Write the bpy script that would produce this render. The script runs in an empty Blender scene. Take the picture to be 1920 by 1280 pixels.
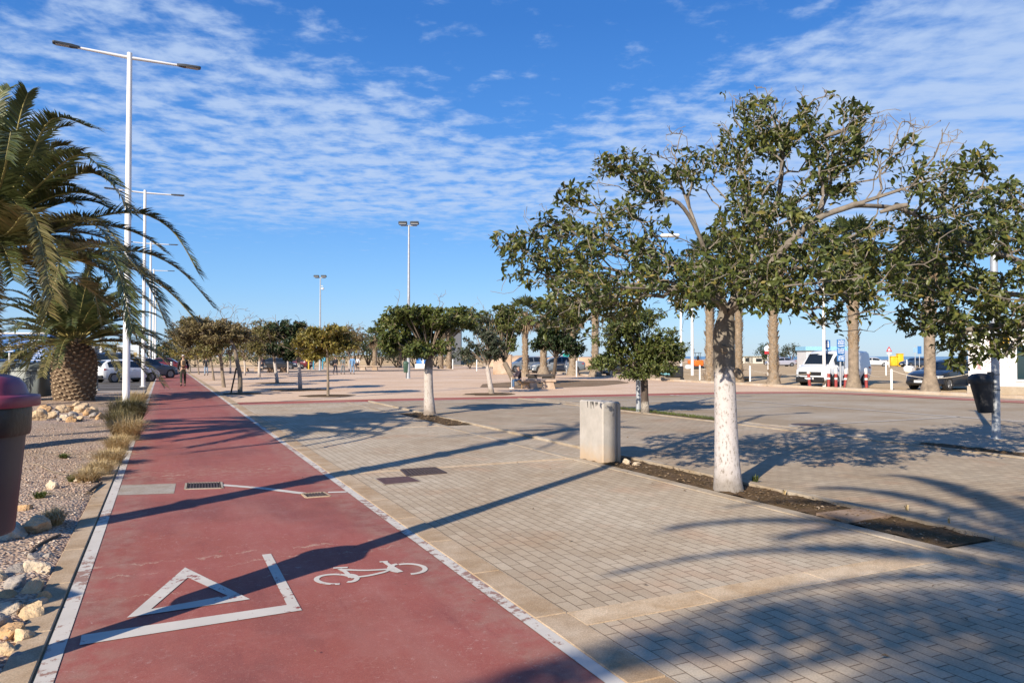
import bpy, math, random
import numpy as np
from mathutils import Vector, Matrix
rad = math.radians
sc = bpy.context.scene
# ------------------------------------------------------------------ camera
YAW = rad(25.3); FPX = 1380.0; CAMH = 1.6; PIT = math.atan(28/FPX)
cam_d = bpy.data.cameras.new('camera'); cam = bpy.data.objects.new('camera', cam_d)
sc.collection.objects.link(cam); sc.camera = cam
cam.location = (0, 0, CAMH); cam.rotation_euler = (rad(90)+PIT, 0, -YAW)
cam_d.sensor_width = 36; cam_d.lens = FPX/1920*36; cam_d.clip_end = 40000; cam_d.clip_start = 0.05
# ------------------------------------------------------------------ light
SUN_EL = rad(28.4); SH_AZ = rad(55.4)              # shadows fall towards this bearing (clockwise from +Y)
sd = bpy.data.lights.new('sun', 'SUN'); sun = bpy.data.objects.new('sun', sd); sc.collection.objects.link(sun)
ldir = Vector((math.sin(SH_AZ)*math.cos(SUN_EL), math.cos(SH_AZ)*math.cos(SUN_EL), -math.sin(SUN_EL)))
sun.rotation_euler = ldir.to_track_quat('-Z', 'Y').to_euler()
sd.energy = 4.8; sd.angle = rad(0.5); sd.color = (1.0, 0.90, 0.76)
W = bpy.data.worlds.new('World'); sc.world = W; W.use_nodes = True
wn = W.node_tree.nodes; wl = W.node_tree.links; wn.clear()
wout = wn.new('ShaderNodeOutputWorld'); wbg = wn.new('ShaderNodeBackground'); wbg.inputs['Strength'].default_value = 0.105
sky = wn.new('ShaderNodeTexSky'); sky.sky_type = 'NISHITA'; sky.sun_disc = False
sky.sun_elevation = SUN_EL; sky.sun_rotation = SH_AZ+math.pi; sky.air_density = 1.0; sky.dust_density = 0.25; sky.ozone_density = 3.0
def wmath(op, a, b=None, c=None):
    n = wn.new('ShaderNodeMath'); n.operation = op
    for i, v in enumerate((a, b, c)):
        if v is None: continue
        if isinstance(v, (int, float)): n.inputs[i].default_value = v
        else: wl.new(v, n.inputs[i])
    return n.outputs[0]
def wsmooth(v, lo, hi):
    n = wn.new('ShaderNodeMapRange'); n.interpolation_type = 'SMOOTHSTEP'; wl.new(v, n.inputs[0])
    n.inputs[1].default_value = lo; n.inputs[2].default_value = hi
    return n.outputs[0]
tc = wn.new('ShaderNodeTexCoord'); sp = wn.new('ShaderNodeSeparateXYZ'); wl.new(tc.outputs['Generated'], sp.inputs[0])
dz = wmath('MAXIMUM', sp.outputs[2], 0.02)
ux = wmath('DIVIDE', sp.outputs[0], dz); uy = wmath('DIVIDE', sp.outputs[1], dz)      # the cloud sheet, one unit up
cX = wmath('ADD', wmath('MULTIPLY', ux, math.cos(YAW)), wmath('MULTIPLY', uy, -math.sin(YAW)))
cD = wmath('ADD', wmath('MULTIPLY', ux, math.sin(YAW)), wmath('MULTIPLY', uy, math.cos(YAW)))
cmb = wn.new('ShaderNodeCombineXYZ'); wl.new(cX, cmb.inputs[0]); wl.new(cD, cmb.inputs[1])
def wnoise(scale, detail, rough, dist=0, vec=None, stretch=None, rot=0):
    n = wn.new('ShaderNodeTexNoise'); n.inputs['Scale'].default_value = scale; n.inputs['Detail'].default_value = detail
    n.inputs['Roughness'].default_value = rough; n.inputs['Distortion'].default_value = dist
    m = wn.new('ShaderNodeMapping'); wl.new(vec or cmb.outputs[0], m.inputs[0]); m.inputs['Rotation'].default_value = (0, 0, rot)
    if stretch: m.inputs['Scale'].default_value = stretch
    wl.new(m.outputs[0], n.inputs['Vector']); return n.outputs['Fac']
big = wnoise(0.9, 4, 0.55)
cells = wnoise(6.0, 7, 0.60, 0.12)
streak = wnoise(3.2, 5, 0.55, 0.2, None, (0.65, 1.6, 1), rad(-28))
gap = wmath('SUBTRACT', cD, wmath('SUBTRACT', 3.55, wmath('MULTIPLY', wmath('ABSOLUTE', wmath('SUBTRACT', cX, 0.14)), 1.7)))
gap = wmath('ADD', gap, wmath('MULTIPLY', wmath('SUBTRACT', big, 0.5), 2.0))
m1 = wsmooth(gap, -0.9, 0.9)
far = wmath('ADD', wmath('SUBTRACT', cD, wmath('MULTIPLY', cX, 0.22)), wmath('MULTIPLY', wmath('SUBTRACT', cells, 0.5), 3.0))
far = wmath('ADD', far, wmath('MULTIPLY', wmath('SUBTRACT', big, 0.5), 3.0))
m2 = wmath('SUBTRACT', 1.0, wsmooth(far, 4.6, 7.2))
left = wsmooth(wmath('ADD', cX, wmath('MULTIPLY', wmath('SUBTRACT', cD, 3.0), 0.7)), -2.3, -0.4)                                     # thinner towards the left
right = wsmooth(cX, 0.7, 1.8)
tex = wmath('ADD', wmath('MULTIPLY', cells, wmath('SUBTRACT', 1.0, wmath('MULTIPLY', right, 0.65))), wmath('MULTIPLY', streak, wmath('MULTIPLY', right, 0.65)))
cov = wmath('MULTIPLY', m1, m2)
thr = wmath('SUBTRACT', tex, wmath('MULTIPLY', wmath('SUBTRACT', 1.0, cov), 0.27))
thr = wmath('SUBTRACT', thr, wmath('MULTIPLY', wmath('SUBTRACT', 1.0, left), 0.07))
thr = wmath('ADD', thr, wmath('MULTIPLY', right, 0.05))
dens = wmath('MULTIPLY', wsmooth(thr, 0.29, 0.64), 0.82)
dens = wmath('MULTIPLY', dens, wsmooth(sp.outputs[2], 0.10, 0.17))
hs = wn.new('ShaderNodeHueSaturation'); hs.inputs['Saturation'].default_value = 1.22; hs.inputs['Value'].default_value = 1.5; hs.inputs['Hue'].default_value = 0.505
wl.new(sky.outputs[0], hs.inputs['Color'])
gr = wn.new('ShaderNodeValToRGB'); wl.new(sp.outputs[2], gr.inputs[0])            # the deep blue of this winter sky, paler to the horizon
for i, (p, c) in enumerate(((0.0, (2.0,3.4,5.2)), (0.09, (1.35,3.0,5.5)), (0.22, (0.62,2.1,5.2)), (0.42, (0.26,1.25,3.9)), (1.0, (0.15,0.75,2.5)))):
    if i > 1: gr.color_ramp.elements.new(p)
    gr.color_ramp.elements[i].position = p
for e, c in zip(gr.color_ramp.elements, ((1.6,2.95,4.9), (1.08,2.65,5.2), (0.47,1.8,4.85), (0.20,1.08,3.6), (0.15,0.75,2.5))): e.color = (*c, 1)
sm = wn.new('ShaderNodeMix'); sm.data_type = 'RGBA'; sm.inputs['Factor'].default_value = 0.8; wl.new(hs.outputs[0], sm.inputs[6]); wl.new(gr.outputs[0], sm.inputs[7])
cm = wn.new('ShaderNodeMix'); cm.data_type = 'RGBA'; wl.new(dens, cm.inputs['Factor']); wl.new(sm.outputs[2], cm.inputs[6])
cm.inputs[7].default_value = (3.3, 4.2, 5.8, 1)
wl.new(cm.outputs[2], wbg.inputs['Color']); wl.new(wbg.outputs[0], wout.inputs[0])
sc.view_settings.view_transform = 'Standard'; sc.view_settings.look = 'None'; sc.view_settings.gamma = 1; sc.view_settings.exposure = 0.60
# ------------------------------------------------------------------ placing
AX = np.array([math.sin(YAW), math.cos(YAW), 0.0]); RX = np.array([math.cos(YAW), -math.sin(YAW), 0.0]); UZ = np.array([0, 0, 1.0])
FW = AX*math.cos(PIT)+UZ*math.sin(PIT); UPV = UZ*math.cos(PIT)-AX*math.sin(PIT)
CAM = np.array([0, 0, CAMH])
def ray(px, py): return RX*((px-960)/FPX)+UPV*((640-py)/FPX)+FW
def gp(px, py, z=0.0):                              # a point on the ground (height z) from its direction
    r = ray(px, py); p = CAM+r*((z-CAMH)/r[2]); return np.array([p[0], p[1], z])
def at(px, py, d):                                  # a point d metres ahead
    r = ray(px, py); return CAM+r*(d/np.dot(r, AX))
def cw(X, d, z=0.0): return RX*X+AX*d+UZ*z
def gd(px, d, z=0.0): return cw((px-960)/FPX*d, d, z)
def zat(py, d): return float(at(960, py, d)[2])
def head(cx, cd):                                   # heading angle of a direction given sideways / ahead
    v = RX*cx+AX*cd; return math.atan2(v[1], v[0])
# ------------------------------------------------------------------ materials
MC = {}
class NT:
    def __init__(s, name):
        s.m = bpy.data.materials.new(name); s.m.use_nodes = True; s.t = s.m.node_tree; s.n = s.t.nodes; s.l = s.t.links
        s.b = s.n['Principled BSDF']; s.out = s.n['Material Output']; s._pos = None
    def pos(s):
        if s._pos is None: s._pos = s.n.new('ShaderNodeNewGeometry')
        return s._pos.outputs['Position']
    def obj(s): return s.n.new('ShaderNodeTexCoord').outputs['Object']
    def mapping(s, vec, scale=(1,1,1), rot=(0,0,0), loc=(0,0,0)):
        m = s.n.new('ShaderNodeMapping'); s.l.new(vec, m.inputs[0]); m.inputs['Scale'].default_value = scale
        m.inputs['Rotation'].default_value = rot; m.inputs['Location'].default_value = loc; return m.outputs[0]
    def noise(s, scale, detail=4, rough=0.55, vec=None, dist=0):
        n = s.n.new('ShaderNodeTexNoise'); n.inputs['Scale'].default_value = scale; n.inputs['Detail'].default_value = detail
        n.inputs['Roughness'].default_value = rough; n.inputs['Distortion'].default_value = dist
        s.l.new(vec if vec is not None else s.pos(), n.inputs['Vector']); return n.outputs['Fac']
    def vor(s, scale, vec=None, feature='F1', out='Distance'):
        n = s.n.new('ShaderNodeTexVoronoi'); n.inputs['Scale'].default_value = scale; n.feature = feature
        s.l.new(vec if vec is not None else s.pos(), n.inputs['Vector']); return n.outputs[out]
    def ramp(s, fac, stops, interp='LINEAR'):
        r = s.n.new('ShaderNodeValToRGB'); s.l.new(fac, r.inputs[0]); r.color_ramp.interpolation = interp
        e = r.color_ramp.elements
        while len(e) < len(stops): e.new(0.5)
        for i, (p, c) in enumerate(stops):
            e[i].position = p
            e[i].color = (c, c, c, 1) if isinstance(c, (int, float)) else (c[0], c[1], c[2], 1)
        return r.outputs[0]
    def mix(s, fac, a, b, mode='MIX'):
        m = s.n.new('ShaderNodeMix'); m.data_type = 'RGBA'; m.blend_type = mode
        for sock, v in ((m.inputs[0], fac), (m.inputs[6], a), (m.inputs[7], b)):
            if isinstance(v, (int, float)): sock.default_value = v
            elif isinstance(v, tuple): sock.default_value = (v[0], v[1], v[2], 1)
            else: s.l.new(v, sock)
        return m.outputs[2]
    def math(s, op, a, b=0.0):
        n = s.n.new('ShaderNodeMath'); n.operation = op
        for i, v in enumerate((a, b)):
            if isinstance(v, (int, float)): n.inputs[i].default_value = v
            else: s.l.new(v, n.inputs[i])
        return n.outputs[0]
    def bump(s, h, strength=0.3, dist=0.01):
        b = s.n.new('ShaderNodeBump'); b.inputs['Strength'].default_value = strength; b.inputs['Distance'].default_value = dist
        s.l.new(h, b.inputs['Height']); s.l.new(b.outputs[0], s.b.inputs['Normal'])
    def col(s, c):
        if isinstance(c, tuple): s.b.inputs['Base Color'].default_value = (c[0], c[1], c[2], 1)
        else: s.l.new(c, s.b.inputs['Base Color'])
    def set(s, rough=0.6, spec=0.5, metal=0.0):
        s.b.inputs['Roughness'].default_value = rough; s.b.inputs['Specular IOR Level'].default_value = spec; s.b.inputs['Metallic'].default_value = metal
def sc3(c, k): return tuple(min(1.0, x*k) for x in c)
def mat(name, c, rough=0.6, var=0.18, scale=6.0, bump=0.0, bscale=60.0, bdist=0.004, metal=0.0, spec=0.5, fine=0.0, obj=False):
    if name in MC: return MC[name]
    t = NT(name); v = t.obj() if obj else t.pos()
    f = t.ramp(t.noise(scale, 5, 0.6, v), [(0.3, 0.0), (0.7, 1.0)])
    cc = t.mix(f, sc3(c, 1-var), sc3(c, 1+var))
    if fine: cc = t.mix(t.ramp(t.noise(scale*18, 3, 0.7, v), [(0.35, 0.0), (0.65, 1.0)]), cc, t.mix(1.0, cc, (1-fine, 1-fine, 1-fine), 'MULTIPLY'))
    t.col(cc); t.set(rough, spec, metal)
    if bump: t.bump(t.noise(bscale, 4, 0.6, v), bump, bdist)
    MC[name] = t.m; return t.m
def glassmat(name='car glass', c=(0.012, 0.016, 0.02)):
    if name in MC: return MC[name]
    t = NT(name); t.col(c); t.set(0.06, 0.7); MC[name] = t.m; return t.m
def paint(name, c, rough=0.28):
    if name in MC: return MC[name]
    t = NT(name); t.col(t.mix(t.noise(9, 4), sc3(c, 0.88), sc3(c, 1.06))); t.set(rough, 0.5)
    t.b.inputs['Coat Weight'].default_value = 0.6; t.b.inputs['Coat Roughness'].default_value = 0.08; MC[name] = t.m; return t.m
def leafmat(name, dark, light, odd, rough=0.42, transl=0.22, oddp=0.94):
    if name in MC: return MC[name]
    t = NT(name); g = t.n.new('ShaderNodeNewGeometry'); r = g.outputs['Random Per Island']
    mid = tuple((a+b)/2 for a, b in zip(dark, light))
    c = t.ramp(r, [(0.0, dark), (0.5, mid), (oddp-0.08, light), (oddp, odd)])
    c = t.mix(0.35, c, t.ramp(t.noise(1.6, 3), [(0.3, dark), (0.7, light)]))
    t.col(c); t.set(rough, 0.4)
    tr = t.n.new('ShaderNodeBsdfTranslucent'); t.l.new(t.mix(0.5, c, light), tr.inputs[0])
    mx = t.n.new('ShaderNodeMixShader'); mx.inputs[0].default_value = transl
    t.l.new(t.b.outputs[0], mx.inputs[1]); t.l.new(tr.outputs[0], mx.inputs[2]); t.l.new(mx.outputs[0], t.out.inputs[0])
    MC[name] = t.m; return t.m
# ------------------------------------------------------------------ mesh helpers
def link(o): sc.collection.objects.link(o); return o
class MB:
    def __init__(s): s.V = []; s.F = []; s.M = []; s.n = 0
    def add(s, V, F, mi=0):
        V = np.asarray(V, float).reshape(-1, 3); s.V.append(V)
        s.F.extend([tuple(int(i)+s.n for i in f) for f in F]); s.M.extend([mi]*len(F)); s.n += len(V); return s
    def box(s, c, size, rz=0.0, mi=0, bev=0.0, tilt=None):
        x, y, z = (q/2 for q in size)
        if bev > 0:
            b = min(bev, x*0.9, y*0.9, z*0.9); V = []
            for zz, k in ((-z, b), (-z+b, 0), (z-b, 0), (z, b)):
                for (sx, sy) in ((-1, -1), (1, -1), (1, 1), (-1, 1)):
                    if sx*sy > 0: V += [(sx*(x-k), sy*(y-b-k*0), zz), (sx*(x-b), sy*(y-k), zz)]
                    else: V += [(sx*(x-b), sy*(y-k), zz), (sx*(x-k), sy*(y-b), zz)]
            F = []
            for r in range(3):
                for i in range(8): F.append((r*8+i, r*8+(i+1) % 8, r*8+8+(i+1) % 8, r*8+8+i))
            F.append(tuple(range(7, -1, -1))); F.append(tuple(range(24, 32)))
        else:
            V = [(-x,-y,-z),(x,-y,-z),(x,y,-z),(-x,y,-z),(-x,-y,z),(x,-y,z),(x,y,z),(-x,y,z)]
            F = [(3,2,1,0),(4,5,6,7),(0,1,5,4),(1,2,6,5),(2,3,7,6),(3,0,4,7)]
        V = np.array(V, float)
        if tilt is not None: V = V @ np.array(Matrix.Rotation(tilt[0], 3, tilt[1])).T
        ca, sa = math.cos(rz), math.sin(rz)
        V = np.stack([V[:,0]*ca-V[:,1]*sa, V[:,0]*sa+V[:,1]*ca, V[:,2]], 1)+np.array(c, float)
        return s.add(V, F, mi)
    def tube(s, P, R, sides=8, mi=0, cap=True):
        P = np.asarray(P, float); n = len(P)
        R = np.full(n, R, float) if np.isscalar(R) else np.asarray(R, float)
        T = np.gradient(P, axis=0); T /= (np.linalg.norm(T, axis=1, keepdims=True)+1e-9)
        ref = np.array([0.0, 0, 1]) if abs(T[0][2]) < 0.9 else np.array([1.0, 0, 0])
        u = np.cross(ref, T[0]); u /= np.linalg.norm(u); V = []
        a = np.arange(sides)*2*math.pi/sides
        for i in range(n):
            u = u-T[i]*np.dot(u, T[i]); u /= (np.linalg.norm(u)+1e-9); w = np.cross(T[i], u)
            V.append(P[i]+R[i]*(np.cos(a)[:,None]*u+np.sin(a)[:,None]*w))
        F = []
        for i in range(n-1):
            for j in range(sides):
                k = (j+1) % sides; F.append((i*sides+j, i*sides+k, (i+1)*sides+k, (i+1)*sides+j))
        if cap: F.append(tuple(range(sides-1, -1, -1))); F.append(tuple(range((n-1)*sides, n*sides)))
        return s.add(np.concatenate(V), F, mi)
    def lathe(s, prof, c=(0,0,0), seg=24, mi=0, sx=1.0, sy=1.0, M=None, cap=True):
        V = []; n = len(prof)
        for r, z in prof:
            for j in range(seg):
                a = 2*math.pi*j/seg; V.append((r*math.cos(a)*sx, r*math.sin(a)*sy, z))
        V = np.array(V)
        if M is not None: V = V @ np.array(M).T
        V = V+np.array(c, float); F = []
        for i in range(n-1):
            for j in range(seg):
                k = (j+1) % seg; F.append((i*seg+j, i*seg+k, (i+1)*seg+k, (i+1)*seg+j))
        if cap: F.append(tuple(range(seg-1, -1, -1))); F.append(tuple(range((n-1)*seg, n*seg)))
        return s.add(V, F, mi)
    def prism(s, poly, z0, z1, mi=0):
        n = len(poly); V = [(p[0], p[1], z0) for p in poly]+[(p[0], p[1], z1) for p in poly]
        F = [(i, (i+1) % n, n+(i+1) % n, n+i) for i in range(n)]+[tuple(range(n-1, -1, -1)), tuple(range(n, 2*n))]
        return s.add(V, F, mi)
    def sheet(s, poly, z, mi=0):
        return s.add([(p[0], p[1], z) for p in poly], [tuple(range(len(poly)))], mi)
    def strip(s, P, w, z, mi=0):                     # a flat ribbon along ground points
        P = np.asarray(P, float)[:, :2]; T = np.gradient(P, axis=0); T /= (np.linalg.norm(T, axis=1, keepdims=True)+1e-9)
        N = np.stack([-T[:,1], T[:,0]], 1)*(w/2); n = len(P)
        V = np.concatenate([np.c_[P-N, np.full(n, z)], np.c_[P+N, np.full(n, z)]])
        return s.add(V, [(i, i+1, n+i+1, n+i) for i in range(n-1)], mi)
    def build(s, name, mats, parent=None, smooth=40, label=None):
        me = bpy.data.meshes.new(name); me.from_pydata(np.concatenate(s.V).tolist(), [], s.F)
        for m in (mats if isinstance(mats, (list, tuple)) else [mats]): me.materials.append(m)
        if any(s.M): me.polygons.foreach_set('material_index', s.M)
        if smooth:
            me.polygons.foreach_set('use_smooth', [True]*len(me.polygons)); me.set_sharp_from_angle(angle=rad(smooth))
        me.update(); o = link(bpy.data.objects.new(name, me))
        if parent: o.parent = parent
        if label: o['label'] = label
        return o
def arr_obj(name, V, F, mats, parent=None, MI=None, smooth=False):    # F: (n,3) or (n,4) array
    me = bpy.data.meshes.new(name); n, k = F.shape
    me.vertices.add(len(V)); me.vertices.foreach_set('co', np.asarray(V, np.float32).ravel())
    me.loops.add(n*k); me.loops.foreach_set('vertex_index', np.asarray(F, np.int32).ravel())
    me.polygons.add(n); me.polygons.foreach_set('loop_start', np.arange(0, n*k, k, dtype=np.int32))
    me.polygons.foreach_set('loop_total', np.full(n, k, np.int32))
    for m in (mats if isinstance(mats, (list, tuple)) else [mats]): me.materials.append(m)
    if MI is not None: me.polygons.foreach_set('material_index', np.asarray(MI, np.int32))
    if smooth: me.polygons.foreach_set('use_smooth', np.ones(n, bool))
    me.update(calc_edges=True); o = link(bpy.data.objects.new(name, me))
    if parent: o.parent = parent
    return o
def tag(o, label, cat, group=None):
    o['label'] = label; o['category'] = cat
    if group: o['group'] = group
    return o
def thing(name, label, cat, loc=(0,0,0), rz=0.0, group=None):
    o = link(bpy.data.objects.new(name, None)); o.empty_display_size = 0.2
    o.location = tuple(float(x) for x in loc); o.rotation_euler = (0, 0, rz); return tag(o, label, cat, group)
def struct(o, kind='structure'): o['kind'] = kind; return o
def dup(root, loc, rz=None, label=None, group=None, scale=None):
    def cp(o, par):
        c = o.copy(); sc.collection.objects.link(c)
        if par: c.parent = par
        for ch in [x for x in kids.get(o, [])]: cp(ch, c)
        return c
    kids = {}
    for x in sc.objects:
        if x.parent: kids.setdefault(x.parent, []).append(x)
    r = cp(root, None); r.location = tuple(float(x) for x in loc)
    if rz is not None: r.rotation_euler = (0, 0, rz)
    if label: r['label'] = label
    if group: r['group'] = group
    if scale: r.scale = scale if isinstance(scale, tuple) else (scale,)*3
    return r
def text_part(name, txt, size, m, parent, loc, rot, align='LEFT', depth=0.002):
    cu = bpy.data.curves.new(name, 'FONT'); cu.body = txt; cu.size = size; cu.extrude = depth; cu.align_x = align
    o = link(bpy.data.objects.new(name, cu)); bpy.context.view_layer.update()
    me = bpy.data.meshes.new_from_object(o.evaluated_get(bpy.context.evaluated_depsgraph_get()))
    bpy.data.objects.remove(o); me.materials.clear(); me.materials.append(m)
    o = link(bpy.data.objects.new(name, me)); o.parent = parent; o.location = loc; o.rotation_euler = rot; return o
# ------------------------------------------------------------------ ground materials
def brickmat(name, c1, c2, mortar, rot, bw=0.2, bh=0.1, ms=0.0045, stain=(0.80, 0.73, 0.66), off=0.5):
    t = NT(name); v = t.mapping(t.pos(), (1,1,1), (0, 0, rot))
    vj = t.n.new('ShaderNodeVectorMath'); vj.operation = 'ADD'
    nz = t.n.new('ShaderNodeTexNoise'); nz.inputs['Scale'].default_value = 3.0; t.l.new(v, nz.inputs['Vector'])
    sm = t.n.new('ShaderNodeVectorMath'); sm.operation = 'SCALE'; sm.inputs['Scale'].default_value = 0.016; t.l.new(nz.outputs['Color'], sm.inputs[0])
    t.l.new(v, vj.inputs[0]); t.l.new(sm.outputs[0], vj.inputs[1])
    b = t.n.new('ShaderNodeTexBrick'); t.l.new(vj.outputs[0], b.inputs['Vector'])
    b.inputs['Scale'].default_value = 1.0; b.inputs['Brick Width'].default_value = bw; b.inputs['Row Height'].default_value = bh
    b.inputs['Mortar Size'].default_value = ms; b.inputs['Mortar Smooth'].default_value = 0.3; b.inputs['Bias'].default_value = 0.0
    b.offset = off
    b.inputs['Color1'].default_value = (*c1, 1); b.inputs['Color2'].default_value = (*c2, 1); b.inputs['Mortar'].default_value = (*mortar, 1)
    st = t.ramp(t.noise(0.55, 6, 0.62), [(0.36, 0.0), (0.68, 1.0)])
    c = t.mix(st, b.outputs['Color'], t.mix(1.0, b.outputs['Color'], stain, 'MULTIPLY'))
    pk = t.ramp(t.noise(1.3, 3, 0.5), [(0.55, 0.0), (0.72, 0.55)])
    c = t.mix(pk, c, t.mix(1.0, c, (1.12, 0.93, 0.85), 'MULTIPLY'))
    c = t.mix(t.ramp(t.noise(90, 3, 0.7), [(0.3, 0.0), (0.7, 1.0)]), t.mix(1.0, c, (0.80, 0.80, 0.80), 'MULTIPLY'), t.mix(1.0, c, (1.14, 1.14, 1.14), 'MULTIPLY'))
    c = t.mix(t.ramp(t.vor(7), [(0.02, 0.45), (0.05, 0.0)]), c, (0.10, 0.085, 0.06))
    t.col(c); t.set(0.85, 0.12)
    h = t.math('ADD', t.math('MULTIPLY', b.outputs['Fac'], -1.0), t.math('MULTIPLY', t.noise(140, 3, 0.6), 0.25))
    t.bump(h, 0.5, 0.006); return t.m
PAV_A = brickmat('beige paving blocks', (0.56, 0.47, 0.35), (0.475, 0.39, 0.285), (0.23, 0.175, 0.12), rad(90))
PAV_B = brickmat('grey paving blocks', (0.50, 0.41, 0.30), (0.405, 0.33, 0.24), (0.21, 0.165, 0.12), 0.0)
def slabmat(name, c, rough=0.85, dirt=(0.75, 0.66, 0.55), big=0.4, sp=0.25, bump=0.25):
    t = NT(name)
    f = t.ramp(t.noise(big, 7, 0.62), [(0.33, 0.0), (0.67, 1.0)])
    cc = t.mix(f, c, t.mix(1.0, c, dirt, 'MULTIPLY'))
    f2 = t.ramp(t.noise(6, 5, 0.65), [(0.4, 0.0), (0.75, 1.0)]); cc = t.mix(f2, cc, t.mix(1.0, cc, (0.86, 0.84, 0.82), 'MULTIPLY'))
    f3 = t.ramp(t.noise(110, 3, 0.7), [(0.35, 0.0), (0.65, 1.0)])
    cc = t.mix(f3, t.mix(1.0, cc, (1-sp,)*3, 'MULTIPLY'), t.mix(1.0, cc, (1+sp*0.6,)*3, 'MULTIPLY'))
    t.col(cc); t.set(rough, 0.08); t.bump(t.noise(120, 4, 0.7), bump, 0.006); return t.m
GREY_C = slabmat('worn grey tarmac', (0.45, 0.385, 0.30))
PLAZA = slabmat('pinkish sandy concrete', (0.76, 0.575, 0.42), dirt=(0.84, 0.76, 0.68), big=0.25)
DIRT = slabmat('sandy dirt', (0.62, 0.465, 0.285), dirt=(0.76, 0.70, 0.62), big=0.12, sp=0.35)
SOIL = slabmat('dry brown soil', (0.155, 0.10, 0.058), dirt=(0.7, 0.72, 0.55), big=3.0, sp=0.45, bump=0.8)
ASPH = slabmat('street asphalt', (0.13, 0.125, 0.12), big=0.5)
KERBM = slabmat('tan concrete edging', (0.54, 0.42, 0.295), big=1.5)
KERBG = slabmat('grey concrete edging', (0.43, 0.385, 0.33), big=1.5)
LANE2 = slabmat('faded pink red lane', (0.43, 0.17, 0.135), dirt=(0.85, 0.62, 0.60), big=0.5)
def redmat():
    t = NT('red cycle path coating'); base = (0.288, 0.084, 0.059)
    c = t.mix(t.ramp(t.noise(0.8, 6, 0.6), [(0.3, 0.0), (0.7, 1.0)]), base, (0.33, 0.10, 0.08))
    c = t.mix(t.ramp(t.noise(2.6, 6, 0.7), [(0.52, 0.0), (0.74, 0.65)]), c, (0.37, 0.155, 0.125))
    v = t.mapping(t.pos(), (1.0, 0.12, 1))
    c = t.mix(t.ramp(t.noise(9, 6, 0.7, v), [(0.55, 0.0), (0.75, 0.45)]), c, (0.21, 0.05, 0.045))
    # pale scuffs and scratches, scattered in uneven patches
    patch = t.ramp(t.noise(0.9, 3, 0.6), [(0.40, 0.15), (0.60, 1.0)])
    scr = t.ramp(t.noise(22, 9, 0.85, None, 0.6), [(0.565, 0.0), (0.63, 1.0)])
    c = t.mix(t.math('MULTIPLY', t.math('MULTIPLY', scr, patch), 0.85), c, (0.47, 0.30, 0.25))
    ps = t.n.new('ShaderNodeSeparateXYZ'); t.l.new(t.pos(), ps.inputs[0]); yy = ps.outputs[1]
    wob = t.math('MULTIPLY', t.math('SUBTRACT', t.noise(1.6, 8, 0.72, t.mapping(t.pos(), (1, 0.25, 1))), 0.5), 0.9)
    br = t.ramp(t.noise(4.5, 5, 0.7), [(0.50, 0.0), (0.58, 1.0)])
    for y0, wd in ((6.35, 0.020), (6.05, 0.010), (5.55, 0.006), (8.3, 0.007), (10.9, 0.03), (14.0, 0.02), (21.0, 0.03)):
        dd = t.math('ABSOLUTE', t.math('SUBTRACT', t.math('SUBTRACT', yy, y0), wob))
        ln = t.ramp(dd, [(wd*0.5, 1.0), (wd*1.6, 0.0)]); c = t.mix(t.math('MULTIPLY', t.math('MULTIPLY', ln, br), 0.6), c, (0.50, 0.36, 0.26))
    dz = t.math('ABSOLUTE', t.math('SUBTRACT', yy, 10.9)); sc_ = t.math('MULTIPLY', t.ramp(dz, [(0.2, 1.0), (0.9, 0.0)]), t.ramp(t.noise(7, 8, 0.8, t.mapping(t.pos(), (1, 2.5, 1))), [(0.52, 0.0), (0.6, 0.8)])); c = t.mix(sc_, c, (0.42, 0.30, 0.21))
    dots = t.ramp(t.vor(11), [(0.03, 1.0), (0.06, 0.0)])
    c = t.mix(t.math('MULTIPLY', dots, t.ramp(t.noise(1.7, 2), [(0.5, 0.0), (0.6, 0.8)])), c, (0.5, 0.36, 0.32))
    stn = t.ramp(t.noise(0.7, 7, 0.65, t.mapping(t.pos(), (1, 0.6, 1), (0,0,0.3), (7,3,0))), [(0.48, 0.0), (0.62, 0.8)]); c = t.mix(stn, c, t.mix(1.0, c, (0.72, 0.80, 0.85), 'MULTIPLY'))
    ex = t.math('ABSOLUTE', t.math('SUBTRACT', ps.outputs[0], 0.74)); c = t.mix(t.math('MULTIPLY', t.ramp(ex, [(0.85, 0.0), (1.21, 0.55)]), t.ramp(t.noise(5, 6, 0.7), [(0.4, 0.0), (0.62, 1.0)])), c, (0.33, 0.20, 0.15))
    dust = t.ramp(t.noise(1.1, 5, 0.6, t.mapping(t.pos(), (1.6, 0.35, 1))), [(0.5, 0.0), (0.75, 0.5)]); c = t.mix(dust, c, (0.36, 0.17, 0.135))
    c = t.mix(t.ramp(t.noise(55, 6, 0.85), [(0.57, 0.0), (0.64, 0.55)]), c, (0.40, 0.21, 0.18))
    c = t.mix(t.ramp(t.noise(190, 2, 0.6), [(0.35, 0.0), (0.65, 1.0)]), t.mix(1.0, c, (0.86, 0.86, 0.86), 'MULTIPLY'), t.mix(1.0, c, (1.16, 1.16, 1.16), 'MULTIPLY'))
    t.col(c); t.set(0.78, 0.3); t.bump(t.noise(180, 4, 0.7), 0.35, 0.004); return t.m
RED = redmat()
def linemat(name, under, white=(0.60, 0.55, 0.48), amount=0.60, sc_=14):
    t = NT(name)
    w = t.mix(t.ramp(t.noise(3, 5), [(0.35, 0.0), (0.7, 1.0)]), white, sc3(white, 0.86))
    n = t.math('ADD', t.math('MULTIPLY', t.noise(sc_, 7, 0.72), 0.7), t.math('MULTIPLY', t.noise(1.1, 2), 0.42))
    c = t.mix(t.ramp(n, [(amount, 0.0), (amount+0.035, 1.0)]), w, under)
    t.col(c); t.set(0.8, 0.3); t.bump(t.noise(150, 3), 0.2, 0.003); return t.m
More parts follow.
